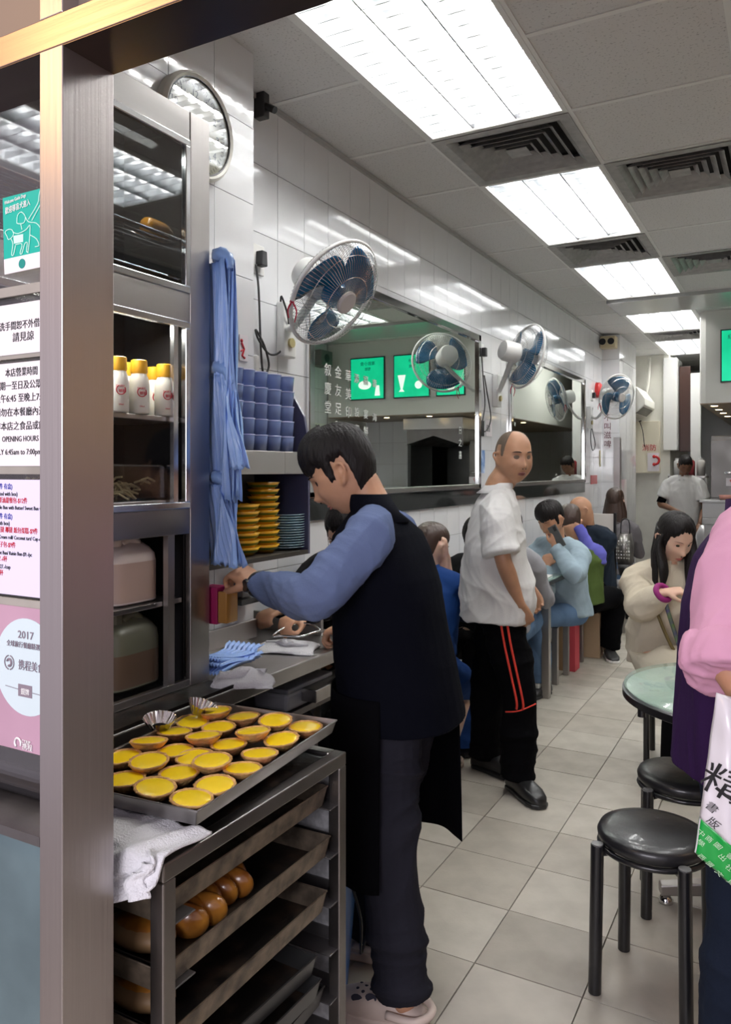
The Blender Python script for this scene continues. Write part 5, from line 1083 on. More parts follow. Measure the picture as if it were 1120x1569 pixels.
def hair_mesh(M, style, m, par, seed=0, thick=0.014):
    g = np.random.default_rng(seed); ph = g.uniform(0,6,8); n, mm = 140, 70; vs = []; fs = []
    for j in range(mm+1):
        phi = -pi/2+pi*j/mm
        for i in range(n):
            a = 2*pi*i/n; d = V((cos(phi)*cos(a), cos(phi)*sin(a), sin(phi))); p = head_base(d); az = math.atan2(d.x, d.y)   # 0 = face
            f = abs(az)/pi; 
            burn = smooth01(0.33,0.38,f)*(1-smooth01(0.43,0.46,f)); nape = smooth01(0.60,0.70,f)
            if style == 'short':     hl = 0.052-0.026*smooth01(0.14,0.32,f)-0.045*burn-0.10*nape
            elif style == 'fringe':  hl = 0.026-0.010*sin(az*7+ph[0])*(1-smooth01(0.2,0.3,f))+0.004*smooth01(0.22,0.32,f)-0.058*burn-0.122*nape
            elif style == 'stubble': hl = 0.125-0.085*smooth01(0.24,0.34,f)-0.055*burn-0.105*nape
            elif style == 'long':    hl = 0.066-0.030*smooth01(0.08,0.2,f)-0.16*smooth01(0.28,0.36,f)
            elif style == 'bun':     hl = 0.060-0.030*smooth01(0.15,0.3,f)-0.02*burn-0.075*nape
            else:                    hl = 0.05-0.10*smooth01(0.3,0.6,f)
            hl += (0.004*sin(az*13+ph[1])+0.003*sin(az*29+ph[2]))*(style != 'stubble')
            t = smooth01(hl-0.005, hl+(0.020 if style != 'stubble' else 0.03), p.z)
            st = (1-abs(sin(az*26+ph[3]+3*sin(phi*3+ph[4]))))*0.45+(1-abs(sin(az*61+ph[5]+2*sin(phi*5))))*0.25
            top = smooth01(0.0, 0.10, p.z)
            th = -0.006+(thick+0.006)*t*(0.45+0.65*top)+thick*0.28*t*st*(0.4+0.6*top)
            if style == 'stubble': th = -0.004+0.0058*t
            if style == 'fringe': th += 0.010*top*t*ga(az-0.3*sin(ph[6]), 1.2)
            vs.append(M @ (p+p.normalized()*th))
    for j in range(mm):
        for i in range(n): fs.append((j*n+i, j*n+(i+1)%n, (j+1)*n+(i+1)%n, (j+1)*n+i))
    MB().add(vs, fs).build('hair', m, par, smooth=True)
def headM(c, look, up=(0,0,1), s=1.0):
    y = V(look).normalized(); x = y.cross(V(up)).normalized(); z = x.cross(y); M = Matrix((x, y, z)).transposed().to_4x4()
    return Matrix.Translation(V(c)) @ M @ Matrix.Scale(s, 4)
def hand(mb, wrist, fwd, palm, side, curl=0.35, s=1.0, thumb=0.5, spread=0.10, curls=None):
    f = V(fwd).normalized(); p = V(palm); p = (p-f*p.dot(f)).normalized(); w = f.cross(p)*side; w.normalize(); c0 = V(wrist)   # w: towards the thumb
    mb.loft([(c0-f*0.03*s, w*0.026*s, p*0.019*s), (c0, w*0.027*s, p*0.018*s), (c0+f*0.025*s, w*0.034*s, p*0.016*s), (c0+f*0.06*s, w*0.041*s, p*0.0145*s), (c0+f*0.085*s, w*0.041*s, p*0.012*s), (c0+f*0.094*s, w*0.037*s, p*0.008*s)], 14, power=2.6)
    for k in range(4):
        L = [0.070,0.080,0.074,0.058][k]*s; o = [0.030,0.0105,-0.0095,-0.029][k]*s; base = c0+f*([0.082,0.088,0.084,0.076][k]*s)+w*o
        cu = (curls[k] if curls else curl); a = 0.15+cu*0.9; dr = f+w*spread*(1.5-k)*0.5; dr.normalize(); pts = [base-dr*0.02*s, base]; q = base
        for seg, fr in ((0,0.45),(1,0.32),(2,0.25)):
            dd = (dr*cos(a)+p*sin(a)).normalized(); q = q+dd*L*fr; pts.append(q); a += 0.25+cu*1.15
        mb.tube(pts, [0.0088*s,0.0092*s,0.0084*s,0.0076*s,0.0058*s], 9, sub=2)
    b = c0+f*0.020*s+w*0.026*s; d1 = (f*0.75+w*(0.75-thumb*0.4)+p*(0.15+thumb*0.6)).normalized(); d2 = (f*0.95+w*(0.30-thumb*0.5)+p*(0.15+thumb*0.8)).normalized()
    mb.tube([b-w*0.014*s, b+d1*0.022*s, b+d1*0.045*s, b+d1*0.045*s+d2*0.028*s, b+d1*0.045*s+d2*0.050*s],[0.0125*s,0.0125*s,0.0105*s,0.0098*s,0.0068*s],9,sub=2)
def ik(a, b, l1, l2, pole):
    a, b = V(a), V(b); d = b-a; L = min(d.length, (l1+l2)*0.999); n = d.normalized(); x = (l1*l1-l2*l2+L*L)/(2*L); h = math.sqrt(max(l1*l1-x*x, 0)); p = V(pole)-n*V(pole).dot(n); p.normalize()
    return a+n*x+p*h
def shoe(par, ankle, d, m, L=0.27, kind='sneaker', sole=None, zf=0.0):
    d = V((d[0], d[1], 0)).normalized(); w = V((-d.y, d.x, 0)); a = V((ankle[0], ankle[1], zf)); U = V((0,0,1)); H = a-d*0.07
    tall = {'sneaker':(0.085,0.090,0.060,0.045,0.034), 'clog':(0.055,0.075,0.082,0.066,0.050), 'dark_clog':(0.080,0.085,0.082,0.066,0.050)}[kind]
    rg = []
    for f, hw, h in ((0,0.026,tall[0]*0.7),(0.06,0.033,tall[0]),(0.30,0.037,tall[1]),(0.52,0.045,tall[2]),(0.76,0.049,tall[3]),(0.92,0.038,tall[4]),(1.0,0.018,tall[4]*0.6)):
        rg.append((H+d*L*f+U*(0.008+h/2), w*hw, U*h/2))
    o = MB().loft([(c, u, v) for c, u, v in rg], 24, power=2.8)
    t = o.build('shoe', m, par, smooth=True)
    s = MB()
    for f, hw in ((0,0.024),(0.04,0.034),(0.3,0.038),(0.55,0.048),(0.78,0.052),(0.93,0.041),(1.01,0.018)): s.v.append(tuple(H+d*L*f+w*hw+U*0)); 
    left = [H+d*L*f+w*hw for f, hw in ((0,0.020),(0.04,0.034),(0.3,0.039),(0.55,0.048),(0.78,0.052),(0.93,0.042),(1.01,0.018))]; right = [H+d*L*f-w*hw for f, hw in ((0,0.020),(0.04,0.034),(0.3,0.039),(0.55,0.048),(0.78,0.052),(0.93,0.042),(1.01,0.018))]
    poly = left+right[::-1]; n = len(poly); S = MB(); th = 0.030 if kind == 'clog' else 0.022
    S.add([p+U*0.001 for p in poly]+[p+U*th for p in poly], [tuple(range(n)), tuple(range(n,2*n))[::-1]]+[(i,i+n,(i+1)%n+n,(i+1)%n) for i in range(n)]); S.build('sole', sole or m, t, bevel=0.006, seg=3)
    if kind == 'clog':
        hm = mat('shoe_hole', (0.03,0.03,0.05), 0.8)
        st = MB().tube([H+d*0.10+w*0.046+U*0.055, H+d*0.02+w*0.046+U*0.058, H-d*0.012+U*0.062, H+d*0.02-w*0.046+U*0.058, H+d*0.10-w*0.046+U*0.055], [0.011]*5, 8, sub=5, flat=1.0); st.build('heel_strap', m, t, smooth=True)
        for k, (f, o_, h, r) in enumerate([(0.50,0.018,0,0.0055),(0.50,-0.018,0,0.0055),(0.58,0.008,0,0.0055),(0.58,-0.024,0,0.005),(0.66,0.018,0,0.005),(0.66,-0.008,0,0.005),(0.74,0.004,0,0.0045),(0.74,-0.024,0,0.0045),(0.55,0.034,1,0.011),(0.70,0.037,1,0.011),(0.55,-0.036,1,0.011)]):
            hh = 0.008+np.interp(f,[0.3,0.52,0.76,0.92],[tall[1],tall[2],tall[3],tall[4]]); hwid = np.interp(f,[0.3,0.52,0.76,0.92],[0.037,0.045,0.049,0.038])
            q = min(0.97,abs(o_)/hwid); hc = 0.008+(hh-0.008)/2; z = hc+(hh-0.008)/2*(1-q**2.8)**(1/2.8); c = H+d*L*f+w*o_+U*z
            nrm = (U*(1.0 if not h else 0.6)+w*(0.3 if not h else 1.1)*(1 if o_>0 else -1)).normalized(); MB().lathe([(r,-0.001),(r,0.0012)],c,12,(nrm.to_track_quat('Z','Y').to_matrix() @ Matrix.Diagonal((1.5 if h else 1.0,0.9,1)))).build('vent_hole', hm, t)
    return t
def person(label, pel, chest, neck, head, look, f, skinm, hair=('short', hair_black), group=None, sh=None, hands=None, feet=None, tdir=None,
           top=None, bottom=None, shoes=None, voxel=0.008, chub=0.0, s=1.0, hroll=(0,0,1), faceopt=None, elbows=None, knees=None, handopt=None, neck_r=0.054, hs=1.0, arms=True):
    pel, chest, neck, head = V(pel), V(chest), V(neck), V(head); F = V((f[0], f[1], 0)).normalized(); Lf = V((-F.y, F.x, 0)); t = thing('person', label, 'person', (pel.x, pel.y, 0), group=group)
    M = headM(head, look, hroll, hs); body = MB()
    body.loft([(pel-V((0,0,0.10)), Lf*0.13, F*0.09), (pel, Lf*0.155*s, F*0.105), ((pel+chest)/2, Lf*0.13*s, F*0.09), (chest, Lf*0.15*s, F*0.10), (chest*0.35+neck*0.65, Lf*0.13*s, F*0.075), (neck, Lf*0.06, F*0.058)], 24)
    nb = head+(M.to_3x3() @ V((0,-0.030,-0.055))); body.tube([neck-V((0,0,0.06)), neck, (neck+nb)/2, nb, nb+(nb-neck)*0.3], [neck_r*1.15, neck_r*1.03, neck_r, neck_r, neck_r*0.9], 18, sub=3)
    head_mesh(body, M, chub)
    S = sh or {'L': chest*0.30+neck*0.70+Lf*0.175*s-V((0,0,0.035)), 'R': chest*0.30+neck*0.70-Lf*0.175*s-V((0,0,0.035))}
    P = {}
    for k, sg in (('L',1),('R',-1)):
        if not arms or not hands or k not in hands: continue
        h = V(hands[k]); e = V(elbows[k]) if elbows and k in elbows else ik(S[k], h, 0.29*s, 0.26*s, V((0,0,-1))+Lf*sg*0.4-F*0.2); P[k] = (V(S[k]), e, h)
        body.tube([chest*0.4+neck*0.6, S[k], (V(S[k])*0.5+e*0.5), e, e*0.7+h*0.3, e*0.2+h*0.8, h], [0.05,0.050*s,0.043*s,0.037*s,0.038*s,0.028*s,0.026*s], 14, sub=3)
        ho = dict(curl=0.4, palm=-F if False else V((0,0,-1)), fwd=(h-e)); ho.update((handopt or {}).get(k, {})); fw = ho.pop('fwd'); pa = ho.pop('palm'); hand(body, h, fw, pa, sg*ho.pop('flip', 1), s=s, **ho)
    Q = {}
    for k, sg in (('L',1),('R',-1)):
        if not feet or k not in feet: continue
        a = V(feet[k]); hip = pel+Lf*sg*0.085*s-V((0,0,0.03)); kn = V(knees[k]) if knees and k in knees else ik(hip, a, 0.43*s, 0.42*s, F+V((0,0,0.3))); Q[k] = (hip, kn, a)
        body.tube([hip+V((0,0,0.05)), hip, hip*0.5+kn*0.5, kn, kn*0.65+a*0.35, a, a-V((0,0,0.03))], [0.08,0.085,0.072,0.054,0.055,0.038,0.036], 14, sub=3)
    o = link('body', fuse(body, voxel, 2), skinm, t)
    fo = faceopt or {}
    if fo is not None and not fo.get('none'): face_parts(M, t, **{k: v for k, v in fo.items() if k != 'none'})
    if hair: hair_mesh(M, hair[0], hair[1], t, seed=len(label), thick=hair[2] if len(hair) > 2 else 0.014)
    if top:
        g = MB(); prof = top['prof']; hem = V(top.get('hem', pel))
        sp = [hem, pel*0.5+chest*0.5 if not top.get('mid') else V(top['mid']), chest, neck]
        q = catmull([tuple(p) for p in sp], 4) if False else None
        rings = []
        for (tt, hw, hd) in prof:                         # tt: 0 hem .. 1 neck
            if tt < 0.6: c = hem.lerp(chest, tt/0.6)
            else: c = chest.lerp(neck, (tt-0.6)/0.4)
            rings.append((c+F*top.get('belly', 0)*max(0,1-abs(tt-0.35)/0.35), Lf*hw, F*hd))
        g.loft(rings, 36, power=top.get('pow', 2.3))
        if top.get('sleeve') and not top.get('sep'):
            for k in P: add_sleeve(g, P[k], chest, neck, top)
        me = fuse(g, voxel*0.9, 3); wrinkle(me, top.get('wr', 0.004), top.get('wf', 16), seed=len(label)*3, stretch=(1,1,top.get('ws', 0.5)))
        link(top.get('name', 'shirt'), me, top['mat'], t)
        if top.get('sep'):
            for k in P:
                g = MB(); add_sleeve(g, P[k], chest, neck, top); me = fuse(g, voxel*0.9, 3); wrinkle(me, top.get('swr', 0.003), 22, seed=len(label)+(k == 'L'), stretch=(0.7,1,1)); link('sleeve', me, top['smat'], t)
        if top.get('collar'):
            cm = top.get('cmat', top['mat']); r, h, tl = top['collar']; ax = (nb-neck).normalized(); u = Lf*r; v = F*r*1.0
            g = MB()
            n = 40; vs = []
            for j, (dz, sc) in enumerate(((-0.035,1.35),(-0.01,1.10),(h,1.02+tl),(h+0.001,0.96+tl),(-0.01,1.03))):
                for i in range(n):
                    a = R(100)+2*pi*(i+0.5)/n*0.93; a = R(90)+R(14)+(2*pi-R(28))*i/(n-1)
                    vs.append(neck+ax*(dz-0.012*(sin(a) > 0)*sin(a)*(j < 2))+(Lf*cos(a)+F*sin(a))*r*sc)
            fs = [(j*n+i, j*n+i+1, (j+1)*n+i+1, (j+1)*n+i) for j in range(4) for i in range(n-1)]
            g.add(vs, fs).build('collar', cm, t, smooth=True, solid=0.004)
    if bottom:
        g = MB(); r0, r1, r2 = bottom.get('r', (0.095, 0.075, 0.062)); pz = pel+V((0,0,bottom.get('waist', 0.06)))
        if bottom.get('skirt'):
            kn = (Q['L'][1]+Q['R'][1])/2; c1 = pel+V((0,0,0.02)); dd = kn-c1
            g.loft([(pz+V((0,0,0.10)), Lf*0.168, F*0.128), (pz+V((0,0,0.02)), Lf*0.18, F*0.142), (pel, Lf*0.18, F*0.14), (pel+dd*0.45, Lf*0.20, V((0,0,0.12))+F*0.04), (kn+F*0.01, Lf*0.20, V((0,0,0.10))+F*0.05), *(([(kn+F*0.03-V((0,0,0.14)), Lf*0.19, F*0.13), (kn+F*0.02-V((0,0,0.30)), Lf*0.22, F*0.15)]) if bottom['skirt'] is True else [(kn+F*0.05-V((0,0,0.05)), Lf*0.16, V((0,0,0.06)))])], 32)
        else:
            g.loft([(pz, Lf*0.150*s, F*0.110), (pel, Lf*0.168*s, F*0.122), (pel-V((0,0,0.08)), Lf*0.165*s, F*0.118), (pel-V((0,0,0.13)), Lf*0.12*s, F*0.10)], 28)
            for k in Q:
                hip, kn, a = Q[k]; en = a+V((0,0,bottom.get('ankle', 0.0)))
                g.tube([hip+V((0,0,0.03)), hip-V((0,0,0.05))*0.5, hip*0.5+kn*0.5, kn, kn*0.5+en*0.5, en], [r0, r0, (r0+r1)/2, r1, (r1+r2)/2, r2], 20, sub=3)
        me = fuse(g, voxel*0.9, 3); wrinkle(me, bottom.get('wr', 0.004), 15, seed=len(label)*7, stretch=(0.6,0.6,bottom.get('ws', 1.0))); link(bottom.get('name', 'trousers'), me, bottom['mat'], t)
    if shoes:
        for k in Q:
            d = (tdir or {}).get(k, F); shoe(t, Q[k][2], d, shoes[0], kind=shoes[1], sole=shoes[2] if len(shoes) > 2 else None, zf=shoes[3] if len(shoes) > 3 else 0.0)
    return t, M, P, Q, Lf, F
def add_sleeve(g, arm, chest, neck, top):
    S, e, h = arm; r = top.get('sr', (0.068, 0.056, 0.042)); ln = top['sleeve']
    if ln == 'long':
        g.tube([chest*0.35+neck*0.65+(S-chest)*0.25, S, S*0.5+e*0.5, e, e*0.5+h*0.5, h-(h-e).normalized()*top.get('cuff',0.005)], [r[0]*0.9, r[0], (r[0]+r[1])/2, r[1], (r[1]+r[2])/2, r[2]], 20, sub=3)
    else:
        end = S+(e-S)*ln; g.tube([chest*0.35+neck*0.65+(S-chest)*0.25, S, S*0.5+end*0.5, end], [r[0]*0.9, r[0], (r[0]+r[1])/2, r[1]], 20, sub=3)

def cloth(name, c, **k): return mat(name, c, k.pop('rough', 0.85), bump=k.pop('bump', 0.12), bscale=k.pop('bscale', 220), spec=k.pop('spec', 0.15), **k)
vest_m = cloth('black_fleece', (0.003,0.0035,0.007), spec=0.05); blue_shirt = cloth('slate_blue_jersey', (0.115,0.155,0.29)); navy_tr = cloth('charcoal_trousers', (0.020,0.020,0.028), spec=0.08); apron_m = cloth('black_apron', (0.002,0.002,0.003), spec=0.05)
# 1. man in the black vest
def ex(p): return V(p)
hand_L = W(397, 896, 2.19); hand_R = onz(512, 950, 1.0)
t1, M1_, P1, Q1, L1, F1 = person('man in black fleece vest and blue sleeves reaching for the bags over the counter', (-0.985,2.0,0.93), (-1.02,1.98,1.20), (-1.055,1.975,1.385), (-1.140,1.945,1.495), V((-0.90,-0.34,-0.50)), (-1,-0.05), skin,
    ('fringe', hair_black, 0.020), sh={'L':(-0.985,1.80,1.315),'R':(-1.03,2.12,1.27)}, hands={'L': hand_L, 'R': V((-1.30,2.27,0.985))}, elbows={'L': W(474,915,1.96), 'R': V((-1.13,2.24,1.08))},
    handopt={'L': dict(fwd=W(350,866,2.26)-W(397,896,2.19), palm=V((-0.3,0.3,-0.9)), curl=0.75, thumb=0.7), 'R': dict(fwd=V((-0.9,-0.25,-0.35)), palm=V((0,0,-1)), curl=0.7, thumb=0.8)},
    feet={'L': (-0.925,1.895,0.10), 'R': (-1.15,2.12,0.10)}, knees={'L': (-0.975,1.90,0.49), 'R': (-1.07,2.09,0.49)}, tdir={'L': V((-1,-0.10,0)), 'R': V((-1,-0.05,0))},
    top=dict(mat=vest_m, name='fleece_vest', hem=(-0.975,2.0,0.80), prof=[(0,0.205,0.165),(0.15,0.205,0.160),(0.35,0.200,0.150),(0.6,0.198,0.138),(0.75,0.198,0.122),(0.86,0.182,0.105),(0.95,0.110,0.080),(1.0,0.068,0.066)], sleeve='long', cuff=0.018, sep=True, smat=blue_shirt, sr=(0.068,0.062,0.041), collar=(0.063,0.050,0.0), wr=0.0018, wf=9, swr=0.0038),
    bottom=dict(mat=navy_tr, r=(0.105,0.085,0.075), wr=0.004, ankle=-0.01, ws=1.6), shoes=(mat('beige_rubber',(0.66,0.54,0.47),0.5), 'clog'), voxel=0.005, chub=0.05, faceopt=dict(squint=0.35))
def apron_sheet(t, c, a0, a1, hw, hd, z1, z0, m):
    def fn(u, v):
        a = a0+(a1-a0)*u; k = 1+0.06*v+0.02*sin(a*9+v*2)*v; return V((c[0]+cos(a)*hd*k-0.05*v*0, c[1]+sin(a)*hw*k, z1+(z0-z1)*v))
    MB().grid(fn, 60, 20).build('apron', m, t, smooth=True, solid=0.003)
apron_sheet(t1, (-0.995,2.0), R(-72), R(-316), 0.215, 0.175, 0.90, 0.405, apron_m)
w_ = V(hand_L)-V(P1['L'][1]); w_.normalize(); wc = V(hand_L)+w_*0.004
t = thing('wristwatch', 'black wristwatch on the reaching hand', 'watch', wc); MB().ring(wc, w_, 0.031, 0.007, 32, 8).build('strap', black_plastic, t, smooth=True)
nn = w_.cross(V((0,0,1))).normalized(); nn = -nn if nn.y > 0 else nn; MB().lathe([(0.019,0),(0.020,0.004),(0.017,0.009)], wc+nn*0.034, 24, nn.to_track_quat('Z','Y').to_matrix()).build('watch_case', black_metal, t, auto=True)
# 2. bald waiter
ws_m = cloth('white_work_shirt', (0.66,0.66,0.65), bump=0.10); blk = cloth('black_track_trousers', (0.003,0.003,0.004), spec=0.06); f2 = V((0.95,0.31,0)).normalized()
pel = V((-1.235,3.59,0.92)); b2 = W(768,700,3.72)
t2, M2_, P2, Q2, L2, F2 = person('bald waiter in a white short-sleeved shirt and black track trousers looking back', (-1.235,3.59,0.90), W(757,860,3.73), W(764,746,3.74), W(787,700,3.72), (W(818,702,3.32)-W(789,697,3.72)).normalized()+V((0.35,0.1,0)), f2, skin_tan,
    ('stubble', hair_stub, 0.004), hands={'R': W(797,928,3.55), 'L': W(812,900,3.95)}, elbows={'R': W(771,858,3.50), 'L': W(790,850,4.0)}, handopt={'R': dict(palm=V((-0.3,0.9,0)), curl=0.65, thumb=0.6), 'L': dict(palm=V((0,-1,0)))},
    feet={'L': (-1.36,3.72,0.08), 'R': (-1.13,3.53,0.08)}, knees={'L': W(748,1060,3.85), 'R': W(795,1065,3.62)}, tdir={'L': V((0.55,-0.15,0)), 'R': V((0.75,-0.62,0))},
    top=dict(mat=ws_m, name='work_shirt', hem=W(760,945,3.73), belly=0.015, prof=[(0,0.205,0.172),(0.2,0.205,0.175),(0.4,0.205,0.172),(0.6,0.205,0.155),(0.75,0.205,0.135),(0.86,0.175,0.112),(0.95,0.10,0.082),(1.0,0.070,0.070)], sleeve=0.86, sr=(0.080,0.080,0.05), collar=(0.064,0.022,0.0), wr=0.005, wf=12, ws=0.7),
    bottom=dict(mat=blk, name='track_trousers', r=(0.105,0.088,0.078), wr=0.005, ankle=0.0), shoes=(mat('black_clog',(0.012,0.012,0.013),0.35), 'dark_clog'), voxel=0.006, chub=0.24, neck_r=0.064, hs=1.03, faceopt=dict(squint=0.52, brow=1.7, lips=1.5, lip_m=mat('dark_lips',(0.20,0.07,0.06),0.45)))
stripe = mat('red_stripe', (0.75,0.05,0.03), 0.6)
hp, kn, an = Q2['R']; out = (V((0,0,EYE))-hp); out.z = 0; out.normalize(); sd = (-L2*0.6+out*0.8).normalized(); 
for off in (-0.012, 0.016):
    pts = [hp+V((0,0,0.05))+sd*0.118+F2*off, hp.lerp(kn,0.35)+sd*0.110+F2*off, hp.lerp(kn,0.7)+sd*0.103+F2*off, kn+V((0,0,0.0))+sd*0.098+F2*off, kn.lerp(an,0.10)+sd*0.095+F2*off]
    MB().tube(pts, 0.0055, 6, sub=4).build('red_stripe', stripe, t2, smooth=True)
MB().tube([kn.lerp(an,0.16)+sd*0.07-F2*0.06, kn.lerp(an,0.12)+sd*0.093, kn.lerp(an,0.05)+sd*0.06+F2*0.075],0.0035,6,sub=5).build('red_piping', stripe, t2, smooth=True)
# shirt placket, pocket
# 3. customer beyond the counter with glasses
dk = cloth('black_jacket', (0.012,0.012,0.013)); 
def glasses(M, par, m=black_plastic):
    for s in (-1,1):
        c = M @ V((s*0.032, face_y(s*0.03,0)+0.012, -0.004)); MB().ring(c, M.to_3x3() @ V((0,1,0)), 0.022, 0.0014, 24, 5).build('glasses', m, par, smooth=True); MB().tube([M @ V((s*0.054, 0.085, 0)), M @ V((s*0.078, 0.03, 0.002)), M @ V((s*0.080, -0.01, 0.0))],0.0014,5).build('glasses_arm', m, par)
    MB().tube([M @ V((-0.010, face_y(0,0)+0.010, 0)), M @ V((0.010, face_y(0,0)+0.010, 0))],0.0014,5).build('bridge', m, par)
def seated(label, x, y, fa, top, bot, sk, hair, look, headoff=(0,0,0), hands=None, seat=0.45, voxel=0.009, s=0.95, feetoff=0.40, shoes=(mat('dark_shoe',(0.02,0.02,0.022),0.5),'sneaker'), lean=0.06, skirt=False, wr=0.004, sleeve='long', fo=None, elbows=None, hroll=(0,0,1), sr=(0.068,0.060,0.042), handopt=None, sw=1.0, **kw):
    F = V((cos(fa), sin(fa), 0)); Lf = V((-F.y, F.x, 0)); pel = V((x, y, seat+0.10)); ch = pel+V((0,0,0.27))+F*lean; nk = pel+V((0,0,0.46))+F*lean*1.6; hd = nk+V((0,0,0.115))+F*0.03+V(headoff)
    hn = hands or {'L': pel+F*0.38+Lf*0.12+V((0,0,0.27)), 'R': pel+F*0.38-Lf*0.12+V((0,0,0.27))}
    ft = {'L': pel+F*feetoff+Lf*0.10+V((0,0,-pel.z+0.09)), 'R': pel+F*(feetoff-0.05)-Lf*0.11+V((0,0,-pel.z+0.09))}
    r = person(label, pel, ch, nk, hd, look, (F.x, F.y), sk, hair, hands=hn, feet=ft, voxel=voxel, s=s, shoes=shoes, faceopt=fo, elbows=elbows, hroll=hroll, handopt=handopt,
        top=dict(mat=top, name='jacket', hem=pel+V((0,0,-0.06)), prof=[(0,0.175*sw,0.135),(0.3,0.172*sw,0.135),(0.6,0.182*sw,0.130),(0.78,0.178*sw,0.112),(0.9,0.125*sw,0.085),(1.0,0.066,0.066)], sleeve=sleeve, sr=sr, wr=wr, collar=(0.062,0.016,0.0)),
        bottom=dict(mat=bot, r=(0.092,0.072,0.06), wr=0.004, skirt=skirt, name='skirt' if skirt else 'trousers'), **kw)
    return r
t3 = seated('customer with glasses and black sleeves seated beyond the counter, mostly hidden by the vest', -1.63, 2.93, R(-88), dk, dk, skin, ('short', hair_black, 0.016), (0.15,-0.9,-0.5), seat=0.60, headoff=(0.02,-0.03,-0.03),
    hands={'L': onz(462,944,0.98), 'R': onz(428,934,0.985)}, elbows={'L': V((-1.50,2.72,1.0)), 'R': V((-1.80,2.72,1.0))}, handopt={'R': dict(curl=0.8, fwd=V((-0.1,-1,-0.1)), palm=V((0,0,-1))), 'L': dict(curl=0.6)})
glasses(t3[1], t3[0], chrome)
bench('tall stool bench of the customer beyond the counter', 2.83, 3.10, -1.52, None, 0.60)
# 4. woman in blue, back to us
blue_dress = cloth('bright_blue_dress', (0.02,0.07,0.26))
t4 = seated('woman in a blue short-sleeved dress with dark hair tied back, seen from behind', -1.61, 3.50, R(95), blue_dress, blue_dress, skin_pale, ('bun', hair_brown, 0.012), (0.35,0.93,-0.25), headoff=(0.0,0.02,-0.02), sleeve=0.6, skirt=True, feetoff=0.10,
    hands={'R': W(683,852,3.95), 'L': V((-1.75,3.85,0.80))}, elbows={'R': W(686,905,3.95)}, sr=(0.070,0.075,0.05), shoes=(mat('beige_sandal',(0.55,0.42,0.34),0.5),'sneaker'))
# 5. man in glasses facing us
t5 = seated('man in glasses and black shirt bent over his table, facing the camera', -1.60, 4.42, R(-92), dk, dk, skin_pale, ('short', hair_black, 0.018), (0.05,-0.85,-0.55), headoff=(0.02,-0.06,-0.02))
glasses(t5[1], t5[0])
# 6. denim jacket with phone
denim = cloth('pale_denim', (0.36,0.47,0.54), var=0.2, vscale=9); jeans = cloth('blue_jeans', (0.12,0.20,0.33), var=0.25, vscale=8)
hp6 = W(851,838,5.28)
t6 = seated('person in a pale denim jacket holding a phone to the ear, looking down', -1.43, 5.55, R(-110), denim, jeans, skin, ('fringe', hair_black, 0.020), (-0.35,-0.85,-0.45), headoff=(-0.01,-0.05,0.03), sleeve='long', sr=(0.082,0.078,0.050), sw=1.12, wr=0.006,
    hands={'L': hp6, 'R': onz(838,868,0.84)}, elbows={'L': W(880,880,5.15), 'R': W(835,905,5.25)}, handopt={'L': dict(fwd=V((0,0.1,1)), palm=V((-0.6,0.8,0)), curl=0.35), 'R': dict(curl=0.5)}, fo=dict(squint=0.3))
t = thing('mobile_phone', 'dark phone held against the face of the person in denim', 'phone', hp6); c = W(853,822,5.26)
Mq = Matrix.Translation(c) @ Matrix.Rotation(R(-28),4,V((0,1,0)).normalized()) @ Matrix.Rotation(R(-25),4,'Z'); MB().box((-0.038,-0.005,-0.078),(0.038,0.005,0.078),Mq).build('phone_body', mat('phone_grey',(0.10,0.10,0.10),0.3), t, bevel=0.004)
MB().box((0.006,-0.007,0.035),(0.032,-0.0045,0.068),Mq).build('camera_bump', black_plastic, t, bevel=0.002)
t = thing('smartphone', 'flat pale tablet lying under the hand on the denim wearer table', 'phone', V((-1.5,5.1,0.80))); B((-1.52,4.95,0.801),(-1.40,5.12,0.810)).build('body', white_plastic, t, bevel=0.003)
# 7. hidden diner whose trainers show
t7 = seated('diner in blue jeans hidden behind the waiter, only trainers and shins in sight', -1.62, 4.74, R(88), cloth('grey_top',(0.30,0.30,0.32)), jeans, skin, ('short', hair_black), (0,1,-0.3), feetoff=0.44, shoes=(mat('grey_white_trainer',(0.62,0.62,0.58),0.6,var=0.5,vscale=40),'sneaker'))
# 8. green vest
green_v = cloth('olive_green_vest', (0.075,0.115,0.03)); violet = cloth('violet_blue_sleeve', (0.13,0.13,0.48))
t8 = person('person in an olive green vest with violet sleeves, seen from behind the denim jacket', (-1.45,6.03,0.55), (-1.44,6.05,0.83), W(884,832,6.08), W(873,800,6.10), V((-0.3,0.9,-0.35)), (0.35,0.93), skin, ('short', hair_brown, 0.022), hands={'R': W(885,806,6.02), 'L': V((-1.55,6.4,0.80))}, elbows={'R': W(916,862,5.92)},
    feet={'L': (-1.42,6.50,0.09), 'R': (-1.30,6.42,0.09)}, tdir={'R': V((0.4,-0.9,0)), 'L': V((0.3,0.9,0))}, top=dict(mat=green_v, name='vest', hem=(-1.44,6.0,0.50), prof=[(0,0.19,0.16),(0.3,0.18,0.15),(0.6,0.185,0.14),(0.8,0.17,0.115),(0.92,0.11,0.08),(1,0.066,0.066)], sleeve='long', sep=True, smat=violet, wr=0.005),
    bottom=dict(mat=blk, r=(0.095,0.085,0.08)), shoes=(mat('black_white_trainer',(0.05,0.05,0.05),0.5),'sneaker', white_plastic), voxel=0.009, s=0.95)[0]
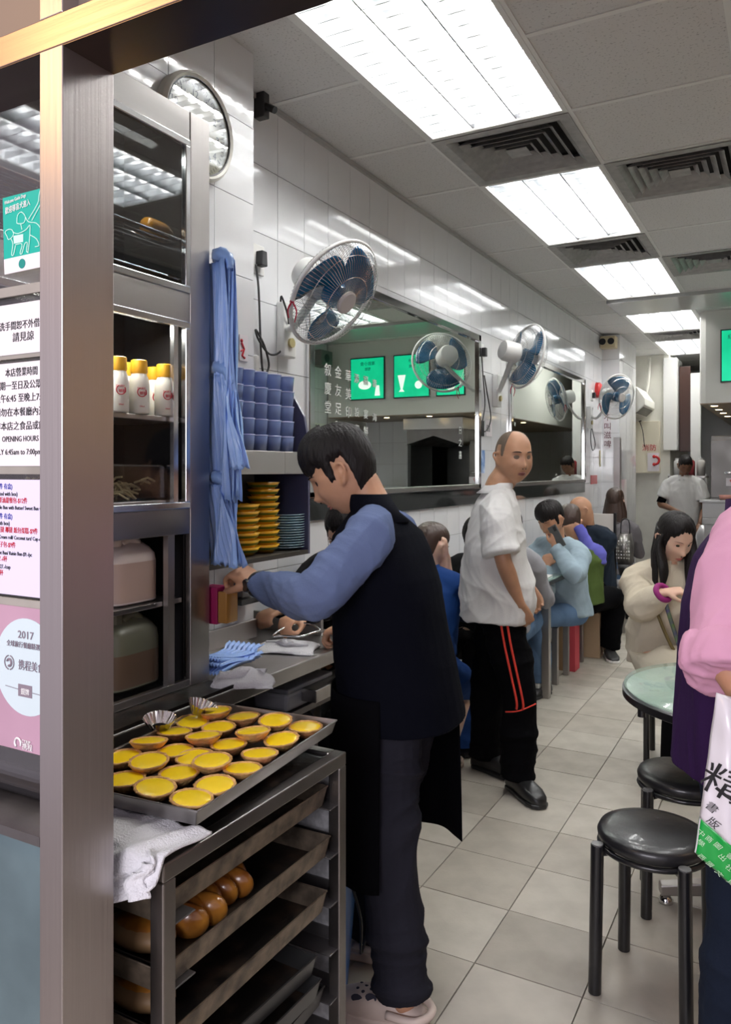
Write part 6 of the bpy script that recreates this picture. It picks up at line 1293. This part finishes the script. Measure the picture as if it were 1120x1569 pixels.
# 9. bald man in dark jacket
navy = cloth('dark_navy_jacket', (0.018,0.026,0.040))
t9 = seated('bald man in a dark navy jacket bowed over his table by the partition', -1.54, 6.94, R(-105), navy, blk, skin, None, (-0.75,-0.55,-0.5), headoff=(-0.03,-0.06,0.03), sw=1.15, sr=(0.085,0.078,0.05), hands={'L': W(893,828,6.7), 'R': V((-1.75,6.55,0.82))}, fo=dict(squint=0.4))
# 10. long brown hair beyond the partition
t10 = seated('woman with long straight brown hair seen from behind, beyond the partition', -1.54, 7.86, R(100), cloth('grey_knit',(0.16,0.15,0.16)), jeans, skin_pale, ('long', hair_brown, 0.018), (0.1,1,0), headoff=(0,0,0.06))
def mane(M, par, m, w=0.085, drop=0.34, back=0.085, seed=1, front=False):
    g = np.random.default_rng(seed); R3 = M.to_3x3(); c = M.translation
    def fn(u, v):
        a = (u-0.5)*R(200); r = w*(0.80+0.34*min(1,v*2.5)-0.12*max(0,v-0.6))*(1+0.025*sin(u*60+v*4)+0.02*sin(u*23)); bk = R3 @ V((sin(a)*r*1.05, -cos(a)*back*(1.0+0.1*v)*(1.0 if cos(a)>0 else 0.5)-0.004, 0.0))
        return c+bk+V((0,0,0.045-drop*v*(1+0.05*sin(u*31))))
    MB().grid(fn, 110, 24).build('hair_length', m, par, smooth=True, solid=0.012)
mane(t10[1], t10[0], hair_brown, 0.092, 0.40)
# 11. seated woman in cream at the round table
cream = cloth('cream_knit', (0.60,0.54,0.42)); 
t11 = seated('young woman with long black hair and cream outfit seated at the round table', -0.61, 4.30, R(-58), cream, cloth('cream_skirt',(0.58,0.53,0.42)), skin_pale, ('long', hair_black, 0.016), (0.60,-0.68,-0.40), voxel=0.006, s=0.94, sw=0.98, skirt='short', wr=0.004, headoff=(0.015,-0.025,0.015),
    hands={'R': W(1016,908,3.72), 'L': W(1075,960,3.85)}, elbows={'R': W(982,930,3.85)}, sr=(0.072,0.080,0.046), handopt={'R': dict(fwd=V((0.9,0.25,0.15)), palm=V((0.1,0.3,-1)), curl=0.55, thumb=0.6), 'L': dict(curl=0.5)}, fo=dict(squint=0.5, brow=0.7, lip_m=mat('rose_lips',(0.45,0.14,0.12),0.4)), seat=0.47)
T11, M11, P11 = t11[0], t11[1], t11[2]
for k in t11[3]: q_ = t11[3][k]; MB().tube([q_[1], q_[1]*0.5+q_[2]*0.5, q_[2]],[0.062,0.060,0.045],16,sub=2).build('stocking', blk, T11, smooth=True)
mane(M11, T11, hair_black, 0.088, 0.30, 0.09, 3, True)
R3 = M11.to_3x3()
for s, L in ((-1, 0.30), (1, 0.25)):
    a = M11 @ V((s*0.074, 0.015, 0.03)); MB().tube([a, a+R3@V((s*0.012,0.010,-0.06)), a+V((0,-0.03,-0.17))+R3@V((s*0.004,0.01,0)), a+V((0.0,-0.055,-L))], [0.018,0.028,0.034,0.012], 14, sub=5, flat=0.6).build('hair_lock', hair_black, T11, smooth=True)
lan = mat('green_violet_lanyard', (0.10,0.09,0.20), 0.6, var=0.8, vscale=30, col2=(0.14,0.24,0.08))
ch = V(P11['R'][0]); nk = (V(P11['R'][0])+V(P11['L'][0]))/2; Ff = t11[5]; Lr = t11[4]
MB().tube([nk-Lr*0.02+Ff*0.0+V((0,0,0.05)), nk-Lr*0.075+Ff*0.125+V((0,0,-0.06)), nk-Lr*0.045+Ff*0.165+V((0,0,-0.22)), nk+Ff*0.175+V((0,0,-0.33)), nk+Lr*0.05+Ff*0.16+V((0,0,-0.18)), nk+Lr*0.07+Ff*0.12+V((0,0,-0.05)), nk+Lr*0.03+V((0,0,0.05))], 0.010, 6, sub=5, flat=0.35).build('lanyard', lan, T11, smooth=True)
MB().tube([nk-Lr*0.13+Ff*0.03+V((0,0,0.03)), nk-Lr*0.12+Ff*0.125+V((0,0,-0.12)), nk-Lr*0.04+Ff*0.175+V((0,0,-0.33)), nk+Lr*0.10+Ff*0.16+V((0,0,-0.42))], 0.009, 6, sub=5).build('bag_strap', mat('olive_strap',(0.16,0.12,0.04),0.6), T11, smooth=True)
cf = P11['R']; dd = (V(cf[2])-V(cf[1])).normalized(); MB().ring(V(cf[2])-dd*0.002, dd, 0.038, 0.014, 28, 8).build('magenta_cuff', mat('magenta_cuff',(0.25,0.01,0.14),0.7), T11, smooth=True)
t = thing('handbag', 'small maroon and black handbag on the lap of the woman in cream', 'bag', V((-0.4,3.3,0.7))); c = W(1070,968,3.82); MB().loft([(c+V((0,0,-0.07)),V((0.07,0.02,0)),V((-0.01,0.03,0))),(c,V((0.085,0.02,0)),V((-0.01,0.035,0))),(c+V((0,0,0.07)),V((0.06,0.02,0)),V((-0.01,0.02,0)))],16,power=4).build('bag_body', mat('maroon_leather',(0.16,0.01,0.03),0.4), t, smooth=True)
t = thing('bench', 'stool under the woman in cream, hidden by her skirt', 'stool', (-0.58,4.33,0)); MB().lathe([(0.15,0.42),(0.15,0.455)],(-0.58,4.33,0),32).build('seat', vinyl, t)
for k in range(4): MB().cyl((-0.58+0.13*cos(R(45+90*k)),4.33+0.13*sin(R(45+90*k)),0),(-0.58+0.13*cos(R(45+90*k)),4.33+0.13*sin(R(45+90*k)),0.42),0.016).build('leg', black_metal, t)
# 12. cook in the far kitchen
ck = W(1048,716,9.6); F12 = V((-0.15,-1,0)).normalized()
px_, py_ = ck.x, ck.y
t12 = person('cook in a white short-sleeved uniform standing far back, head bowed', (px_,py_+0.02,0.95), (px_,py_,1.23), (px_,py_-0.02,1.42), (px_+0.02,py_-0.06,1.555), V((0.25,-0.8,-0.5)), (F12.x,F12.y), skin_dark, ('short', hair_black, 0.012), hands={'R': (px_-0.02,py_-0.33,1.0), 'L': (px_+0.20,py_-0.25,0.86)},
    elbows={'R': (px_-0.27,py_-0.05,1.08)}, feet={'L': (px_+0.1,py_,0.09), 'R': (px_-0.1,py_,0.09)}, top=dict(mat=ws_m, name='uniform', hem=(px_,py_+0.02,0.70), prof=[(0,0.19,0.15),(0.35,0.185,0.14),(0.6,0.20,0.14),(0.8,0.19,0.115),(0.92,0.12,0.085),(1,0.066,0.066)], sleeve=0.7, sr=(0.078,0.085,0.05), wr=0.005, collar=(0.062,0.016,0.0)),
    bottom=dict(mat=blk), shoes=(mat('dark_shoe',(0,0,0)),'sneaker'), voxel=0.010)
a, e, h = t12[2]['R']; MB().tube([V(a).lerp(V(e),0.6), V(a).lerp(V(e),0.95)],0.052,14).build('black_undersleeve', blk, t12[0], smooth=True)
t = thing('plastic_bag', 'clear plastic bag held by the far cook', 'bag', V((px_+0.2,py_-0.3,0.8))); c = V((px_+0.24,py_-0.30,0.80)); MB().lathe([(0.03,0.05),(0.08,-0.05),(0.09,-0.2),(0.05,-0.24)],c,20,wob=lambda a,j:0.1*sin(a*5+j)).build('bag_body', mat('cloudy_plastic',(0.72,0.72,0.74),0.25,trans=0.4), t, smooth=True)
# 13. person in pink at the right edge
pink = cloth('pink_cotton_shirt', (0.70,0.36,0.51), bump=0.06); purple = cloth('deep_purple_vest', (0.030,0.010,0.055)); navy2 = cloth('navy_trousers', (0.012,0.018,0.035))
Zp = 1.72; f13 = V((CS*0.96+SN*0.28*0, SN*0.96, 0)).normalized(); c13 = W(1158,800,Zp+0.10); bx, by = c13.x, c13.y; Lp = V((-f13.y,f13.x,0))
RS = W(1146,858,Zp-0.06); 
t13, M13, P13, Q13, L13, F13 = person('person in pink shirt and purple vest cut by the right edge, holding a bag', (bx,by,0.92), (bx,by,1.18), (bx+0.01,by,1.40), (bx+0.05,by+0.01,1.53), f13+V((0,0,-0.3)), (f13.x,f13.y), skin, ('short', hair_black), sh={'R': RS, 'L': V((bx,by,1.34))+Lp*0.19},
    hands={'R': W(1190,1045,Zp-0.22)}, elbows={'R': W(1122,1035,Zp-0.20)}, feet={'L': V((bx,by,0.1))+Lp*0.11, 'R': V((bx,by,0.1))-Lp*0.10+f13*0.04}, knees={'L': V((bx,by,0.50))+Lp*0.10+f13*0.03, 'R': V((bx,by,0.50))-Lp*0.095+f13*0.045}, handopt={'R': dict(curl=0.8, palm=V((0,0,-1)))},
    top=dict(mat=purple, name='long_vest', hem=(bx-0.005,by,0.80), prof=[(0,0.185,0.175),(0.3,0.180,0.162),(0.6,0.18,0.150),(0.8,0.18,0.125),(0.92,0.12,0.09),(1,0.070,0.070)], sleeve=0.97, sep=True, smat=pink, sr=(0.088,0.094,0.05), wr=0.0025, swr=0.0035, collar=(0.068,0.03,0.05)),
    bottom=dict(mat=navy2, r=(0.105,0.092,0.085), wr=0.003), shoes=(mat('dark_shoe',(0,0,0)),'sneaker'), voxel=0.006)
a, e, h = P13['R']; ax = (V(e)-V(a)).normalized(); ce = V(a).lerp(V(e),0.93)
g = MB(); g.tube([V(a).lerp(V(e),0.80), ce-ax*0.012, ce+ax*0.030],[0.094,0.100,0.094],28,sub=3); me = fuse(g,0.005,2); wrinkle(me,0.004,20,seed=5); link('rolled_cuff', me, pink, t13)
# bag hanging from the pink person's hand
t = thing('shopping_bag', 'white and green plastic shopping bag with bold black characters at the right edge', 'bag', W(1100,1250,1.45)); Zb = 1.42
cA, cB, cC, cD = W(1064,1305,Zb), W(1165,1395,Zb-0.03), W(1180,1085,Zb-0.03), W(1098,1062,Zb)
bl, br_, tr, tl = V(cA), V(cB), V(cC), V(cD); nb_ = (br_-bl).cross(tl-bl).normalized(); nb_ = -nb_ if nb_.y > 0 else nb_
pw = mat('white_bag_plastic',(0.74,0.71,0.76),0.3,coat=0.3,bump=0.2,bscale=14); gn = mat('green_bag_print',(0.01,0.36,0.06),0.3,coat=0.3)
def bq(u, v): return bl.lerp(br_,u).lerp(tl.lerp(tr,u),v)
def fnb(s, u0,u1,v0,v1, off): 
    def fn(u, v):
        U_, V_ = u0+(u1-u0)*u, v0+(v1-v0)*v; p = bq(U_, V_); bul = math.sin(pi*min(max(V_,0),1))**0.5*math.sin(pi*min(max(U_,0.0),1.0))**0.6 if 0<V_<1 and 0<U_<1 else 0
        return p+nb_*(s*0.030*bul+off+0.0025*sin(U_*17+V_*5)+0.002*sin(V_*23+U_*4))
    return fn
MB().grid(fnb(1,0,1,0.22,1,0),30,30).grid(fnb(-1,0,1,0,1,0),30,30).build('bag_body', pw, t, smooth=True, solid=0.001); MB().grid(fnb(1,0,1,0,0.22,0.0004),30,14).build('green_band', gn, t, smooth=True, solid=0.001)
MB().grid(fnb(1,0,0.015,0,0.22,0.0016),2,12).build('white_edge', pw, t); 
Rb = (br_-bl).normalized(); Ub = (tl-bl); Ub = (Ub-Rb*Ub.dot(Rb)).normalized()
def bt(s, px, py, size, m, rr=None, uu=None):
    p = W(px, py, Zb); o = text(s, size, p, rr or Rb, uu or Ub, m, t, ext=0.0); me = o.data; nx_ = (br_-bl).length; nz_ = (tl-bl).length; F_ = fnb(1,0,1,0,1,0.0028); me.transform(Matrix.Identity(4))
    bm = bmesh.new(); bm.from_mesh(me); bmesh.ops.subdivide_edges(bm, edges=[e for e in bm.edges if e.calc_length() > 0.012], cuts=3); bmesh.ops.triangulate(bm, faces=bm.faces); bm.to_mesh(me); bm.free()
    for v in me.vertices:
        q = V(v.co)-bl; ww = q.dot(Ub)/nz_; uu_ = (q.dot(Rb)-(tl-bl).dot(Rb)*ww)/(nx_+((tr-tl).length-nx_)*ww); v.co = F_(uu_, ww)
    me.update()
bt('精', 1079, 1188, 0.070, ink, (Rb*0.92+Ub*0.25), (Ub*0.95-Rb*0.25)); bt('二', 1098, 1190, 0.075, ink); bt('書', 1084, 1221, 0.020, ink); bt('版', 1084, 1246, 0.020, ink)
for s_, x_, y_ in (('中',1069,1268),('商',1080,1275),('圖',1092,1283),('書',1108,1295),('學',1067,1284),('出',1097,1300),('社',1106,1315),('西',1067,1308),('國',1079,1318),('文',1092,1330),('具',1108,1340)): bt(s_, x_, y_, 0.013, mat('pale_green_ink',(0.55,0.80,0.55),0.5))
hp_ = V(P13['R'][2])+(V(P13['R'][2])-V(P13['R'][1])).normalized()*0.07-V((0,0,0.02))
for q_ in (tl.lerp(tr,0.12), tl.lerp(tr,0.88)): MB().tube([q_-V((0,0,0.02)), q_.lerp(hp_,0.5)+V((0,0,0.015)), hp_],[0.016,0.011,0.007],8,sub=4,flat=0.35).build('handle', pw, t, smooth=True)
# bag hanging beyond the partition, blue-grey bag by the waiter
t = thing('metallic_handbag', 'grey studded handbag hanging from the partition', 'bag', (-1.38,7.4,0.9)); c = W(958,838,7.1); MB().loft([(c+V((0,0,-0.16)),V((0.06,0,0)),V((0,0.10,0))),(c+V((0,0,0)),V((0.07,0,0)),V((0,0.13,0))),(c+V((0,0,0.12)),V((0.05,0,0)),V((0,0.10,0)))],16,power=3).build('bag_body', mat('pewter_leather',(0.22,0.21,0.20),0.3,0.6), t, smooth=True)
st = MB()
for i in range(6):
    for j in range(6): st.ball(c+V((0.0,-0.118,-0.05))+V((0.07*math.sin((i-2.5)*0.35)*1.0,0,0.03*j-0.04)),0.007,6,4)
st.build('studs', chrome, t, smooth=True, kind='stuff'); MB().tube([c+V((-0.04,0,0.12)),c+V((-0.03,0,0.24)),c+V((0.03,0,0.24)),c+V((0.04,0,0.12))],0.006,6,sub=4).build('handle', black_plastic, t, smooth=True)
MB().loft([(c+V((0.01,-0.02,-0.25)),V((0.05,0,0)),V((0,0.09,0))),(c+V((0.01,-0.02,-0.15)),V((0.07,0,0)),V((0,0.12,0)))],14,power=3).build('black_base', black_plastic, t, smooth=True)
